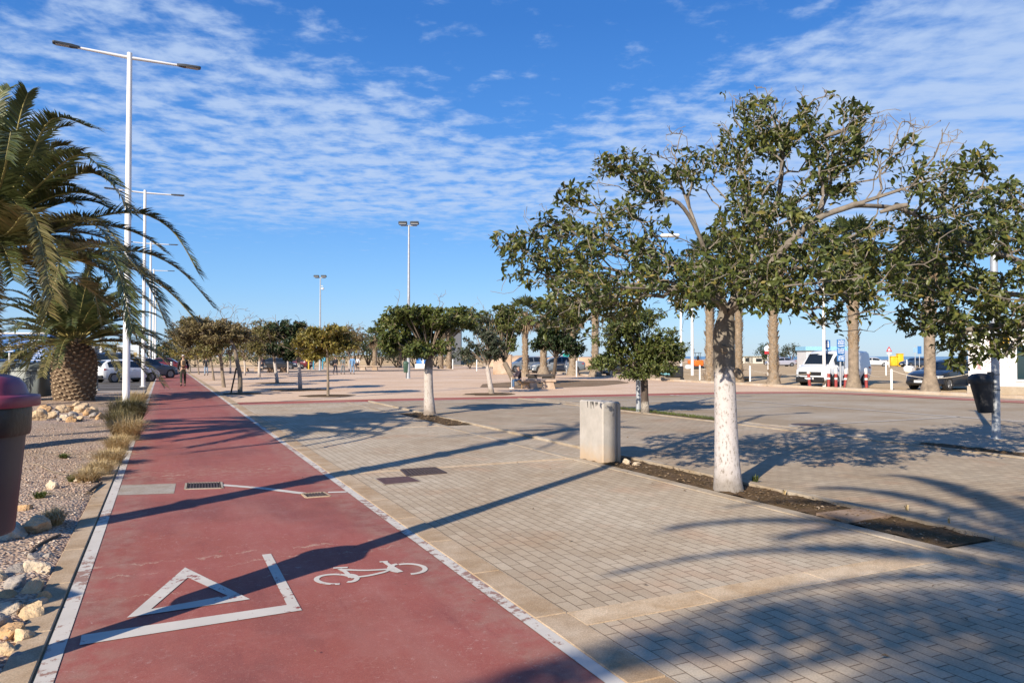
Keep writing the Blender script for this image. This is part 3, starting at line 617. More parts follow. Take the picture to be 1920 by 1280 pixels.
# ---- the big fig in the middle of the picture
def big_fig():
    rg = np.random.default_rng(11); base = gp(1366, 921); D0 = float(np.dot(base, AX))
    def q(px, py, dd=0.0): return at(px, py, D0+dd)
    trunk = [base-UZ*0.05, q(1363, 860), q(1360, 760), q(1358, 680), q(1357, 630), q(1362, 590)]
    limbs = [trunk,
      [trunk[-1], q(1345,540,-.1), q(1322,470,-.3), q(1292,405,-.4), q(1262,375,-.5), q(1215,380,-.6), q(1165,395,-.7)],
      [q(1322,470,-.3), q(1300,410,-.1), q(1275,340,.1), q(1265,290,.2)],
      [trunk[-1], q(1395,520,.2), q(1425,450,.3), q(1452,390,.3), q(1465,330,.2), q(1462,265,.1), q(1440,200,.0)],
      [trunk[-1], q(1410,540,-.3), q(1470,465,-.6), q(1530,412,-.8), q(1600,385,-.9), q(1690,355,-1.0), q(1760,330,-1.1)],
      [q(1530,412,-.8), q(1555,350,-.5), q(1560,280,-.3), q(1545,215,-.2)],
      [q(1600,385,-.9), q(1680,390,-.5), q(1750,410,-.3), q(1810,370,-.2)],
      [trunk[-1], q(1330,560,.3), q(1260,530,.7), q(1170,510,1.0), q(1070,490,1.0), q(990,480,.9)],
      [trunk[-1], q(1345,565,-.4), q(1270,545,-.9), q(1190,540,-1.3), q(1110,540,-1.5)],
      [trunk[-1], q(1400,555,.5), q(1480,520,1.0), q(1570,490,1.4), q(1670,470,1.5)],
      [trunk[-1], q(1395,560,-.5), q(1450,540,-1.1), q(1530,530,-1.6), q(1620,520,-1.8)],
      [q(1425,450,.3), q(1400,380,.8), q(1385,310,1.0), q(1390,250,1.0)]]
    # clusters: px, py, rx, ry, depth, depth spread, leafy twigs
    CL = [(985,480,55,55,.6,.7,34),(945,455,28,25,.7,.4,8),(1060,480,60,60,.4,1.1,50),(1095,540,75,45,-.6,1.0,52),(1050,590,55,40,.2,.7,26),(1150,560,60,40,.3,1.0,30),
      (1035,420,45,30,.6,.5,14),(1070,370,32,26,.4,.5,12),(1120,440,50,40,0,1.0,22),(1155,400,38,30,-.5,.5,14),(1140,300,26,24,-.4,.4,10),(1192,315,34,44,-.4,.5,22),(1215,360,30,26,-.4,.4,10),
      (1290,310,26,34,.1,.4,13),(1250,330,26,26,0,.4,7),(1345,300,30,28,.7,.4,13),(1395,265,44,34,.9,.6,24),(1440,250,34,34,.1,.5,24),(1478,255,26,28,0,.4,17),(1395,200,32,24,.6,.5,10),(1430,205,24,22,0,.4,7),
      (1520,205,20,30,-.2,.3,9),(1530,250,26,28,-.3,.4,14),(1590,195,26,18,-.2,.4,8),(1600,275,44,36,-.4,.5,26),(1545,310,36,36,-.4,.6,20),(1570,345,42,24,-.3,.5,14),
      (1625,215,16,14,-.2,.2,4),(1700,290,40,30,-.9,.4,6),(1735,330,36,34,-.9,.5,11),(1800,330,34,42,-.3,.4,21),(1845,300,28,22,-.2,.3,10),(1790,390,46,34,-.3,.6,18),(1700,410,50,34,-.2,.8,14),
      (1410,360,54,44,.6,.9,36),(1390,420,58,42,.3,1.2,40),(1450,420,46,44,.2,1.0,32),(1345,470,44,44,.5,1.0,24),(1500,380,36,34,-.4,.7,17),(1530,440,46,36,-.7,.9,26),(1600,450,56,32,.3,1.2,32),
      (1640,500,70,38,.6,1.2,55),(1720,470,50,36,.6,1.0,26),(1570,505,60,36,-.6,1.2,44),(1480,500,56,44,.2,1.3,46),(1400,510,58,46,-.2,1.2,50),(1320,520,52,38,-.4,1.1,34),(1255,500,50,40,0,1.2,26),(1200,520,50,34,-.5,1.1,24),
      (1290,560,44,22,-.6,.8,22),(1430,560,46,20,-.8,.7,26),(1500,560,44,18,-.4,.9,20),(1600,545,44,22,-.8,.9,20),(1560,590,20,16,-.9,.3,5),(1640,565,26,22,-1.0,.5,8),(1700,530,36,30,-.4,.8,14),(1230,440,40,34,-.3,.8,9),(1180,470,40,30,-.2,.8,12)]
    tips = []
    for px, py, rx, ry, dd, sd, n in CL:
        for _ in range(int(n*2.3)):
            a = rg.random()*2*math.pi; r = math.sqrt(rg.random()); tips.append(q(px+rx*r*math.cos(a), py+ry*r*math.sin(a), dd+sd*rg.uniform(-1, 1)))
    bare = []
    BR = [(1415,170,12,12,5,.3),(1440,180,18,18,6,.2),(1465,200,22,20,6,0),(1500,165,10,14,3,-.1),(1270,255,22,20,8,.1),(1245,280,20,20,6,.1),(1380,190,20,22,6,.6),(1350,250,20,26,5,.7),(1555,175,20,14,5,-.2),(1630,230,36,24,12,-.6),(1680,230,40,26,14,-.9),
          (1740,255,44,30,14,-1.0),(1790,255,26,16,7,-1.0),(1660,300,44,30,12,-.8),(1700,360,60,30,14,-.5),(1760,350,40,30,8,-.6),(1120,330,14,26,5,-.5),(1100,420,40,30,9,0),(1160,450,60,40,16,-.2),(1240,470,50,40,14,.2),(1010,400,30,20,6,.6),(1310,350,20,40,6,.2),(1490,300,26,40,8,0),
          (1100,600,60,30,10,.2),(1640,600,60,20,8,-1.0),(1560,610,30,14,5,-.9),(1700,450,60,40,10,.2),(1860,340,20,20,4,-.3)]
    for px, py, rx, ry, n, dd in BR:
        for _ in range(int(n*2.2)): bare.append(q(px+rx*rg.uniform(-1,1), py+ry*rg.uniform(-1,1), dd+rg.uniform(-.5,.5)))
    for px, py, rx, ry, dd, sd, n in CL:
        for _ in range(max(3, n//2)): bare.append(q(px+1.25*rx*rg.uniform(-1,1), py+1.25*ry*rg.uniform(-1,1), dd+sd*rg.uniform(-1,1)))
    stubs = [([q(1540,258,-.35), q(1565,250,-.4), q(1588,242,-.45)], [.014,.028,.022]), ([q(1570,395,-.85), q(1600,384,-.9), q(1622,380,-.95)], [.018,.032,.024]), ([q(1650,398,-.9), q(1680,388,-.95), q(1702,384,-1.0)], [.018,.034,.022])]
    t = tree('rubber_fig_tree', 'large sparse fig tree with whitewashed trunk and bare upper twigs near the concrete block', base, limbs, tips, LF_FIC, BARKW, 0.098, [.190,.150,.132,.124,.126,.128,.09], 0.0036, (5, 8), 0.100, 0.40, False, bare, 3, 0.3, back=0.24, stubs=stubs, spread=(25, 105), droop=0.45)
    for px, py, s in ((1379,700,.8),(1352,655,.7)):
        mb = MB(); p = q(px, py)-base-AX*0.145; mb.lathe([(.012*s,0),(.035*s,.012),(.05*s,.0),(.062*s,-.03)], p, 14, M=Matrix.Rotation(rad(90), 3, Vector(tuple(RX))), sy=1.5); mb.build('branch_scar', BARK, t)
    return t
big_fig()
# right-hand dense fig, its trunk just outside the frame
def right_fig():
    rg = np.random.default_rng(21); base = cw(8.85, 10.2); 
    def q(px, py, dd=0.0): return at(px, py, 10.2+dd)
    top = base+UZ*1.9; limbs = [[base, base+UZ*.9+RX*.03, top]]
    for px, py, dd in ((1740,430,-.6),(1760,540,.5),(1850,400,.4),(1900,370,-.5),(1800,620,-.4),(1990,380,.4),(2080,360,-.3),(2200,380,.5),(2330,430,-.4),(2420,520,.3),(2050,520,-2),(2100,500,2),(1900,520,1.6),(1880,560,-1.7)):
        e = q(px, py, dd); limbs.append([top, top*.6+e*.4+UZ*.2, e])
    CL = [(1730,440,50,46,-.2,.9,42),(1700,520,34,44,-.2,.8,30),(1750,560,52,50,0,1.2,64),(1700,600,22,34,-.1,.5,16),(1790,480,60,60,.2,1.4,80),(1850,380,38,34,-.2,.7,28),(1890,360,34,26,0,.6,20),(1840,440,60,50,-.2,1.4,66),(1900,440,60,60,.2,1.5,70),
          (1820,560,64,54,0,1.5,90),(1900,550,60,60,0,1.6,84),(1770,620,40,40,-.2,.8,44),(1830,640,54,36,-.1,1.0,56),(1905,635,50,34,0,1.2,48),(1800,680,26,14,-.3,.4,10),(1990,450,80,90,0,1.7,90),(2000,600,70,50,0,1.4,50),(2120,460,90,90,0,1.7,70),(2250,480,90,80,0,1.6,50),(2350,540,70,60,0,1.2,30),(2150,600,90,50,0,1.3,40)]
    tips = []
    for px, py, rx, ry, dd, sd, n in CL:
        for _ in range(int(n*1.3)):
            a = rg.random()*2*math.pi; r = math.sqrt(rg.random()); tips.append(q(px+rx*r*math.cos(a), py+ry*r*math.sin(a), dd+sd*rg.uniform(-1, 1)))
    bare = [q(rg.uniform(1700,1920), rg.uniform(380,700), rg.uniform(-1,1)) for _ in range(30)]
    tree('rubber_fig_tree', 'dense fig tree hanging in from the right edge above the post with the black bin', base, limbs, tips, LF_FIC, BARKW, 0.16, [.2,.16,.14], 0.0036, (7, 11), 0.098, 0.44, False, bare, 5, 0.3, back=0.14, droop=0.4)
right_fig()
def simple_tree(name, label, basepx, trunkpx, crowns, leaf, bark, r, seed, d=None, n=260, LL=0.10, per=(7, 11), bare=(), Wr=0.45, simple=False, lump=0.40, lumps=10, limbs_n=7, group=None, tr=None, dsq=0.9, floor=-0.75, step=0.16, thick=1.3):
    rg = np.random.default_rng(seed); base = gp(*basepx) if d is None else gd(basepx[0], d); D0 = float(np.dot(base, AX)); k = D0/FPX
    tp = [base-UZ*0.03]+[at(px, py, D0) for px, py in trunkpx]; limbs = [tp]; tips = []
    tot = sum(c[2]*c[3] for c in crowns)
    for (px, py, rx, ry, dd) in crowns:
        c = at(px, py, D0+dd); R = (rx*k, rx*k*dsq, ry*k); m = int(n*rx*ry/tot)
        q = clumps(rg, (0,0,0), (1,1,1), m, lumps, lump, 0.85, floor)
        tips += [c+RX*a[0]*R[0]+AX*a[1]*R[1]+UZ*a[2]*R[2] for a in q]
        for j in range(limbs_n):
            a = j*2*math.pi/limbs_n+rg.random(); e = c+(RX*math.cos(a)*R[0]+AX*math.sin(a)*R[1])*.55+UZ*R[2]*rg.uniform(-.2, .6)
            limbs.append([tp[-1], tp[-1]*.55+e*.45+UZ*R[2]*.12, e])
    br = [at(px+rg.uniform(-1,1)*rx, py+rg.uniform(-1,1)*ry, D0+rg.uniform(-.4,.4)) for px, py, rx, ry, m in bare for _ in range(m)]
    return tree(name, label, base, limbs, tips, leaf, bark, r, tr or [r*thick, r, r*.95], max(0.004, 0.0002*D0), per, LL, Wr, simple, br, seed, 0.3, step=step, group=group, spread=(20, 100), back=0.2)
simple_tree('fig_tree', 'umbrella shaped fig tree with straight whitewashed trunk at the far end of the planter', (806,779), [(804,740),(803,700),(805,676)], [(745,612,58,44,0),(805,612,62,46,.2),(850,602,44,30,.4),(790,590,70,24,-.3),(740,645,38,24,0),(876,598,36,22,.3),(800,645,64,24,0),(775,655,40,18,-.5)], LF_FIC2, BARKW2, 0.155, 31, n=1700, LL=0.115,
            bare=((750,560,18,20,8),(825,560,14,20,12),(890,575,10,14,4)), tr=[.18,.13,.12,.11])
simple_tree('clipped_tree', 'round bushy green tree on short dark trunk with white foot beside the lamp post', (1210,775), [(1209,745),(1208,712)], [(1190,640,90,58,0),(1200,600,70,44,.2),(1240,665,50,40,-.2),(1140,665,44,34,0),(1195,690,80,26,.1)], LF_FIC2, barkmat('dark bark with white foot', (0.10, 0.075, 0.06), (0.55, 0.5, 0.42), 0.30), 0.10, 32, n=2300, LL=0.095, per=(8, 12),
            tr=[.135,.10,.10], lump=0.46, bare=((1270,620,14,24,6),))
simple_tree('fig_tree', 'small grey green tree with thin white trunk in front of the bench', (922,738), [(918,715),(914,690)], [(915,645,52,40,0),(905,615,40,26,.5),(880,650,24,22,0)], LF_GRY, BARKW2, 0.10, 33, n=620, LL=0.13, bare=((915,600,30,20,8),))
simple_tree('pine_tree', 'leaning tree with dark trunk bending left over the seated person', (968,722), [(958,703),(946,680)], [(935,620,56,44,.4),(892,592,46,26,.6),(955,600,40,30,-.4),(960,640,24,30,0),(950,590,40,26,.8)], LF_FIC2, BARK, 0.15, 34, n=1000, LL=0.16, bare=((900,570,8,16,4),(880,600,30,6,3)))
simple_tree('pine_tree', 'dark green bushy evergreen with thin dark trunk behind the bench', (1036,706), [(1040,690),(1042,672)], [(1045,630,46,42,0),(1050,590,36,30,.4),(1070,650,34,26,.2),(1020,645,24,26,0)], LF_DRK, BARKD, 0.12, 35, d=50, n=1300, LL=0.20, per=(8, 13), lump=0.46, simple=True)
# ---- the grove on the left of the plaza
def grove(label, base, trunk, crowns, leaf, seed, r=0.11, n=240, bark=BARK, d=None, LL=0.15, bare=(), name='grove_tree', tr=None):
    crowns = [(x, y+3, rx*1.42, ry*1.36, z) for x, y, rx, ry, z in crowns]
    return simple_tree(name, label, base, trunk, crowns, leaf, bark, r*.62, seed, d, int(n*3.6), LL, (6, 10), list(bare)+[(x, y-ry*.8, rx, ry*.45, 7) for x, y, rx, ry, z in crowns], 0.5, True, 0.32, 17, group='trees of the plaza grove', tr=tr, step=0.22)
grove('leaning tree with curved bare trunk propped by a dark stake at the path side', (450,738), [(450,705),(445,680),(438,650),(425,632),(405,628)], [(415,618,48,26,0),(372,625,40,24,.6)], LF_BRN, 41, 0.105, 280, bare=((440,590,30,20,26),(470,598,14,20,14),(425,575,14,10,6)), tr=[.105,.085,.075,.065])
grove('olive brown tree with straight grey trunk just behind the leaning tree', (420,726), [(417,700),(414,672)], [(400,635,52,30,0),(380,610,40,22,.6)], LF_OLV, 42, 0.13, 300)
grove('olive yellow tree on twin stakes nearest the walking person with the backpack', (401,713), [(398,690),(394,668)], [(375,640,46,28,0),(360,618,30,20,.4)], LF_YEL, 43, 0.10, 280)
grove('olive tree with thin trunk standing at the left end of the grove', (373,702), [(371,685),(369,670)], [(350,640,34,30,0),(345,615,24,18,0)], LF_OLV, 44, 0.09, 220)
grove('small tree with slim trunk farthest left beside the cycle path', (357,698), [(356,684),(355,672)], [(338,648,28,22,0)], LF_YEL, 45, 0.08, 150)
grove('greenish brown tree with short white trunk in the middle of the grove', (486,707), [(486,690),(487,672)], [(485,640,34,30,0),(480,615,30,16,.3)], LF_OLV, 46, 0.15, 260, BARKW2)
grove('olive green tree with pale leaning trunk left of the yellow sapling', (520,718), [(517,695),(514,672)], [(515,640,40,30,0),(505,620,34,20,.4)], LF_OLV, 47, 0.15, 330, BARKW2)
grove('dark round tree with mottled white trunk next to the yellow sapling', (563,731), [(562,705),(560,680),(558,668)], [(548,640,40,30,0),(540,615,32,18,.4)], LF_DRK, 48, 0.13, 360, BARKW2)
grove('yellow leaved sapling on a very thin straight trunk near the pink lane', (615,742), [(615,710),(614,675),(613,650)], [(600,640,40,24,0),(632,640,30,22,.3),(612,620,40,16,0),(590,660,24,14,.2)], LF_YEL, 49, 0.05, 330, BARK, bare=((640,618,24,8,10),), tr=[.06,.05,.045,.04])
for k, (px, py, lab, lf) in enumerate(((459,704,'tree with thin white trunk in the back row of the grove behind the leaning tree', LF_OLV), (432,700,'slim tree in the back row of the grove behind the twin stakes', LF_BRN), (540,700,'dark leafy tree in the back row of the grove right of the parked cars', LF_FIC2), (655,697,'orange brown tree behind the walking group', LF_BRN))):
    grove(lab, (px, py), [(px, py-16), (px-1, py-30)], [(px-2, py-58, 32, 24, 0), (px+4, py-78, 22, 12, .4)], lf, 60+k, 0.12, 200, BARKW2)
mb = MB(); th = thing('tree_stake', 'dark wooden stake propping the leaning tree', 'stake', gp(433,737))
b = gp(433,737); e = at(443, 690, float(np.dot(gp(450,738), AX))); mb.tube([(0,0,0), e-b], 0.035, 7); mb.build('pole', BARKD, th)
# ---- dense planting far behind the plaza
def shrub(name, label, px, d, w, h, leaf, seed, n=500, LL=0.3, group=None, trunk=True):
    rg = np.random.default_rng(seed); base = gd(px, d); th = thing(name, label, 'tree' if h > 2.2 else 'bush', base, 0, group)
    K = 12; u = norm(rg.normal(size=(K, 3))); u[:,2] = np.abs(u[:,2]); i = rg.integers(0, K, n)
    P = (u*rg.uniform(.3, .8, (K, 1)))[i]+norm(rg.normal(size=(n, 3)))*(rg.random((n, 1))**.5)*.36
    P = P*np.array([w/2, w/2, h*.62])+np.array([0, 0, h*.30]); P[:,2] = np.abs(P[:,2])
    D = norm(rg.normal(size=(n, 3))+UZ*.3); L = LL*rg.uniform(.6, 1.3, n); V, F = leaves_simple(P, D, norm(rg.normal(size=(n, 3))+UZ), L, L*.55)
    arr_obj('crown', V, F, leaf, th); m = MB()
    for a in range(4): m.tube([(0.05*a, 0, 0), (.1*w*math.cos(a*1.6), .1*w*math.sin(a*1.6), h*.3), (.28*w*math.cos(a*1.6), .28*w*math.sin(a*1.6), h*.62)], [.02*h, .015*h, .006*h], 5)
    m.build('trunk', BARKD, th); return th
for k, (px, d, w, h, lf, lab) in enumerate((
    (300,100,5,4.5,LF_DRK,'dark conifer clump at the far end of the cycle path'), (325,110,7,4.0,LF_GRY,'grey green bush beyond the far end of the cycle path'),
    (365,115,9,3.0,LF_FIC2,'low green hedge bush behind the walker with the backpack'), (425,118,10,2.6,LF_FIC2,'low green hedge bush behind the twin stakes'), (480,118,10,2.6,LF_GRY,'low grey hedge bush behind the middle of the grove'),
    (535,120,10,2.4,LF_FIC2,'low green hedge bush behind the dark parked cars'), (585,112,9,3.4,LF_FIC2,'green bush behind the play posts'), (625,110,8,4.0,LF_OLV,'olive bush behind the yellow sapling'),
    (668,104,8,6.0,LF_DRK,'dark evergreen behind the walking group'), (690,108,7,6.6,LF_BRN,'half bare brown tree behind the walking group'), (712,104,7,5.0,LF_GRY,'grey green tree left of the green pole bin'),
    (742,106,9,4.2,LF_GRY,'grey shrub behind the floodlight mast'), (776,108,8,4.4,LF_DRK,'dark shrub behind the umbrella shaped tree'), (815,112,8,4.0,LF_GRY,'grey shrub beside the blue tank'),
    (880,95,6,3.2,LF_GRY,'pale shrub right of the two palm trunks'), (215,140,4,5.5,LF_YEL,'yellow green cypress beside the white notice board'), (262,130,6,6.5,LF_DRK,'dark tree behind the white notice board'),
    (30,50,4,3.2,LF_DRK,'dark bush behind the blue crossing sign'), (100,60,3.0,2.4,LF_FIC2,'dark green bush left of the pineapple palm trunk'))):
    shrub('shrub' if h < 3.5 else 'background_tree', lab, px, d, w, h, lf, 80+k, 800 if h > 3.5 else 500, 0.34)
shrub('background_tree', 'tall grey green tree standing alone on the skyline left of the white van', 1484, 150, 4.0, 5.6, LF_GRY, 120, 900, .32); shrub('background_tree', 'dark tree on the skyline behind the ragged palm trunk', 1432, 150, 4.0, 5.0, LF_DRK, 121, 900, .32)
shrub('background_tree', 'low round tree on the skyline beside the taller grey one', 1466, 149, 2.4, 3.2, LF_GRY, 122, 400, .3)
# ---- palms
def frond_mesh(path, nl, ll, w=0.030, rg=None, lift=0.34, rach=0.022, thru=False):
    """a feather frond: rachis along path (Bezier points) and narrow leaflets both sides"""
    P = np.asarray(path, float); s = np.linspace(0, 1, 22)[:,None]
    if thru: Q = spl(P, 12); Q = Q[np.linspace(0, len(Q)-1, 22).astype(int)]
    elif len(P) == 3: Q = P[0]*(1-s)**2+2*P[1]*s*(1-s)+P[2]*s*s
    else: Q = P[0]*(1-s)**3+3*P[1]*s*(1-s)**2+3*P[2]*s*s*(1-s)+P[3]*s**3
    T = norm(np.gradient(Q, axis=0)); m = nl; t = np.concatenate([np.linspace(.14, .995, m)]*2)+rg.uniform(-.004, .004, 2*m); t = np.clip(t, 0, 1)
    side = np.concatenate([np.ones(m), -np.ones(m)])[:,None]; ti = t*21; i0 = np.minimum(ti.astype(int), 20); f = (ti-i0)[:,None]
    p = Q[i0]*(1-f)+Q[i0+1]*f; tt = norm(T[i0]*(1-f)+T[i0+1]*f)
    S_ = np.cross(tt, UZ); bad = np.linalg.norm(S_, axis=1) < .15; S_[bad] = np.cross(tt[bad], RX); S_ = norm(S_); N = np.cross(S_, tt)
    a = np.radians(70-32*t+rg.uniform(-6, 6, 2*m))[:,None]; d = norm(tt*np.cos(a)+S_*side*np.sin(a)+N*(lift+rg.uniform(-.12, .12, (2*m, 1))))
    L = (ll*np.clip(np.sin(np.clip(t*1.05+.12, 0, 1)*math.pi)**.6, .58, 1)*rg.uniform(.85, 1.1, 2*m))[:,None]
    wv = norm(np.cross(d, N+rg.normal(size=(2*m, 3))*.2))*(w*np.clip(1.2-.6*t, .5, 1))[:,None]
    mid = p+d*L*.5-UZ*L*.03; tip = p+d*L-UZ*L*(.12+.15*rg.random((2*m, 1)))
    V = np.stack([p-wv*.4, p+wv*.4, mid-wv*.5, mid+wv*.5, tip], 1).reshape(-1, 3); TT = np.array([(0,1,3),(0,3,2),(2,3,4)])
    F = (np.arange(2*m)[:,None,None]*5+TT[None]).reshape(-1, 3); MI = np.zeros(len(F), int)
    sd_ = 5; an = np.arange(sd_)*2*math.pi/sd_; R = np.interp(np.linspace(0, 1, 22), [0, .2, 1], [rach*1.7, rach, rach*.2])[:,None,None]
    Sq = np.cross(T, UZ); Sq[np.linalg.norm(Sq, axis=1) < .1] = RX; Sq = norm(Sq); Nq = np.cross(Sq, T)
    RV = (Q[:,None]+R*(np.cos(an)[None,:,None]*Sq[:,None]+np.sin(an)[None,:,None]*Nq[:,None])).reshape(-1, 3); RF = []
    for i in range(21):
        for j in range(sd_):
            k = (j+1) % sd_; A0, B0, C0, D0_ = i*sd_+j, i*sd_+k, (i+1)*sd_+k, (i+1)*sd_+j; RF += [(A0,B0,C0),(A0,C0,D0_)]
    RF = np.array(RF)+len(V); return np.concatenate([V, RV]), np.concatenate([F, RF]), np.concatenate([MI, np.ones(len(RF), int)])
LF_PALM = leafmat('date palm leaflet', (0.042, 0.060, 0.022), (0.155, 0.17, 0.058), (0.18, 0.155, 0.07), 0.36, 0.22, 0.93)
LF_PALMY = leafmat('yellowing and sunlit palm leaflet', (0.10, 0.095, 0.03), (0.24, 0.20, 0.075), (0.30, 0.22, 0.10), 0.45, 0.2, 0.93)  # for old yellow fronds, and for sunlight put into the colour of others
RACH = mat('palm frond rib', (0.30, 0.25, 0.085), 0.5, 0.2, 12); RACHD = mat('dry palm rib', (0.24, 0.17, 0.10), 0.7, 0.25, 12)
PALMB = mat('palm boot brown', (0.17, 0.115, 0.07), 0.9, 0.35, 9, 0.7, 40, 0.02); BOOT = mat('cut frond stub', (0.40, 0.30, 0.19), 0.85, 0.4, 14, 0.5, 50, 0.01)
def date_palm(name, label, base, trunk_prof, ch, fronds, seed, nfr=40, FL=3.3, boots=0, ll=0.48, nl=70, elev=(-35, 85), w=0.034, crown_r=0.25):
    rg = np.random.default_rng(seed); th = thing(name, label, 'palm tree', base); m = MB(); m.lathe(trunk_prof, seg=22); 
    rr = np.array(trunk_prof); ga = math.pi*(3-math.sqrt(5))
    for k in range(boots):
        s = (k+.5)/boots; z = rr[0,1]+(ch*0.98-rr[0,1])*s; r = float(np.interp(z, rr[:,1], rr[:,0])); a = k*ga; ca, sa = math.cos(a), math.sin(a); hw = .085*rg.uniform(.8, 1.2); out = .075*rg.uniform(.7, 1.35)
        o = np.array([ca, sa, 0]); tn = np.array([-sa, ca, 0]); c = o*(r-.01)+UZ*z
        V = [c-tn*hw-UZ*.05, c+tn*hw-UZ*.05, c+tn*hw*.8+UZ*.04, c-tn*hw*.8+UZ*.04, c+o*out-tn*hw*.55+UZ*.025, c+o*out+tn*hw*.55+UZ*.025, c+o*out+tn*hw*.4+UZ*.065, c+o*out-tn*hw*.4+UZ*.065]
        m.add(V, [(0,1,5,4),(1,2,6,5),(2,3,7,6),(3,0,4,7)], 0); m.add(V[4:], [(0,1,2,3)], 1)
    m.build('trunk', [PALMB, BOOT], th, 30); c0 = UZ*ch; b = np.asarray(base, float)
    def put(path, mt, nl_=nl, ll_=ll, thru=False):
        V, F, MI = frond_mesh(path, nl_, ll_, w, rg, thru=thru); arr_obj('frond', V, F, [mt, RACH if mt is not LF_BRN else RACHD], th, MI)
    for pts, mt in fronds: put([c0+norm(np.array(pts[0])-b-c0)*crown_r*.7]+[np.array(p)-b for p in pts], mt, nl+24, ll, True)
    for k in range(nfr):
        a = k*ga+rg.uniform(-.2, .2); s = k/max(1, nfr-1); e = rad(elev[1]+(elev[0]-elev[1])*s**.8+rg.uniform(-7, 7)); L = FL*rg.uniform(.85, 1.1)*(1-.25*(s < .12))
        h = np.array([math.cos(a), math.sin(a), 0]); d0 = h*math.cos(e)+UZ*math.sin(e); st = c0+h*crown_r*.6+UZ*(crown_r*(1-2*s)*.5)
        bend = .55*math.cos(e)+.12; p1 = st+d0*L*.42; p2 = st+d0*L*.8-UZ*L*bend*.22; p3 = st+d0*L*.98+h*L*.05-UZ*L*bend*.72
        put([st, p1, p2, p3], LF_PALMY if s > .86 or rg.random() < .12 else LF_PALM)
    return th
D1 = 12.0; b1 = cw((-62-960)/FPX*D1, D1)
def Q1(px, py, dd=0.0): return at(px, py, D1+dd)
hand = [([Q1(10,330,-.3), Q1(40,210,-.5), Q1(52,175,-.6)], LF_PALM), ([Q1(40,330,-.4), Q1(95,225,-.8), Q1(172,240,-1.0)], LF_PALM), ([Q1(60,360,.4), Q1(100,290,.8), Q1(150,283,1.1)], LF_PALM),
        ([Q1(60,370,.2), Q1(150,325,.2), Q1(205,340,.2), Q1(246,400,.1)], LF_PALMY), ([Q1(70,350,-.6), Q1(150,290,-1.2), Q1(215,345,-1.5)], LF_PALM), ([Q1(40,430,-.6), Q1(130,412,-1.1), Q1(200,440,-1.4), Q1(240,550,-1.5)], LF_PALMY),  # sunlit fronds here get their brightness from the paler leaflet colour
        ([Q1(90,430,.4), Q1(240,398,.9), Q1(320,430,1.2), Q1(372,512,1.5)], LF_PALM), ([Q1(110,480,.9), Q1(250,470,1.6), Q1(335,505,2.0), Q1(402,578,2.3)], LF_PALM), ([Q1(100,490,.2), Q1(210,485,.35), Q1(300,530,.5), Q1(362,595,.6)], LF_PALM),
        ([Q1(90,470,-.3), Q1(200,460,-.5), Q1(270,520,-.6), Q1(312,610,-.6)], LF_PALMY), ([Q1(80,480,-1.0), Q1(200,470,-1.8), Q1(248,620,-2.1)], LF_PALM), ([Q1(20,460,-1.0), Q1(110,480,-1.8), Q1(52,690,-2.0)], LF_PALM), ([Q1(10,440,-1.4), Q1(60,400,-2.2), Q1(96,560,-2.6)], LF_PALMY),
        ([Q1(60,450,.9), Q1(150,470,1.8), Q1(190,600,2.2)], LF_PALM), ([Q1(0,350,-1), Q1(20,250,-1.8), Q1(10,300,-2.4)], LF_PALM), ([Q1(-10,300,.5), Q1(-5,190,.8), Q1(20,165,1.2)], LF_PALM), ([Q1(100,430,-.1), Q1(190,420,-.2), Q1(300,560,-.3)], LF_PALM)]
date_palm('date_palm', 'big feathery date palm at the left edge arching its fronds over the cycle path', b1, [(.34,0),(.30,.4),(.27,1.4),(.28,2.3),(.36,2.9),(.30,3.3)], 3.35, hand, 7, 54, 2.95, 260, 0.44, 120, (4, 86), 0.034)
b2 = gp(139, 752)
date_palm('date_palm', 'stout date palm with pineapple shaped trunk above the rock pile', b2, [(.58,0),(.64,.25),(.68,.8),(.68,1.4),(.60,1.75),(.40,2.0),(.3,2.3)], 2.2, [], 8, 76, 3.25, 300, 0.46, 64, (2, 86), 0.055, crown_r=0.4)
date_palm('date_palm', 'tall date palm behind the photographer whose fronds shade the paving on the right', cw(-2.4, -7.2), [(.3,0),(.25,3),(.26,6.7),(.34,7.3)], 7.4, [], 9, 42, 3.9, 60, 0.40, 70, (-28, 74), 0.07)
date_palm('date_palm', 'slim young palm left of the photographer that throws a thin shadow over the path', np.array([-4.0, 5.75, 0]), [(.20,0),(.17,3),(.16,7.8),(.2,8.0)], 8.0, [], 10, 16, 1.5, 40, 0.3, 30, (-40, 80), 0.03)
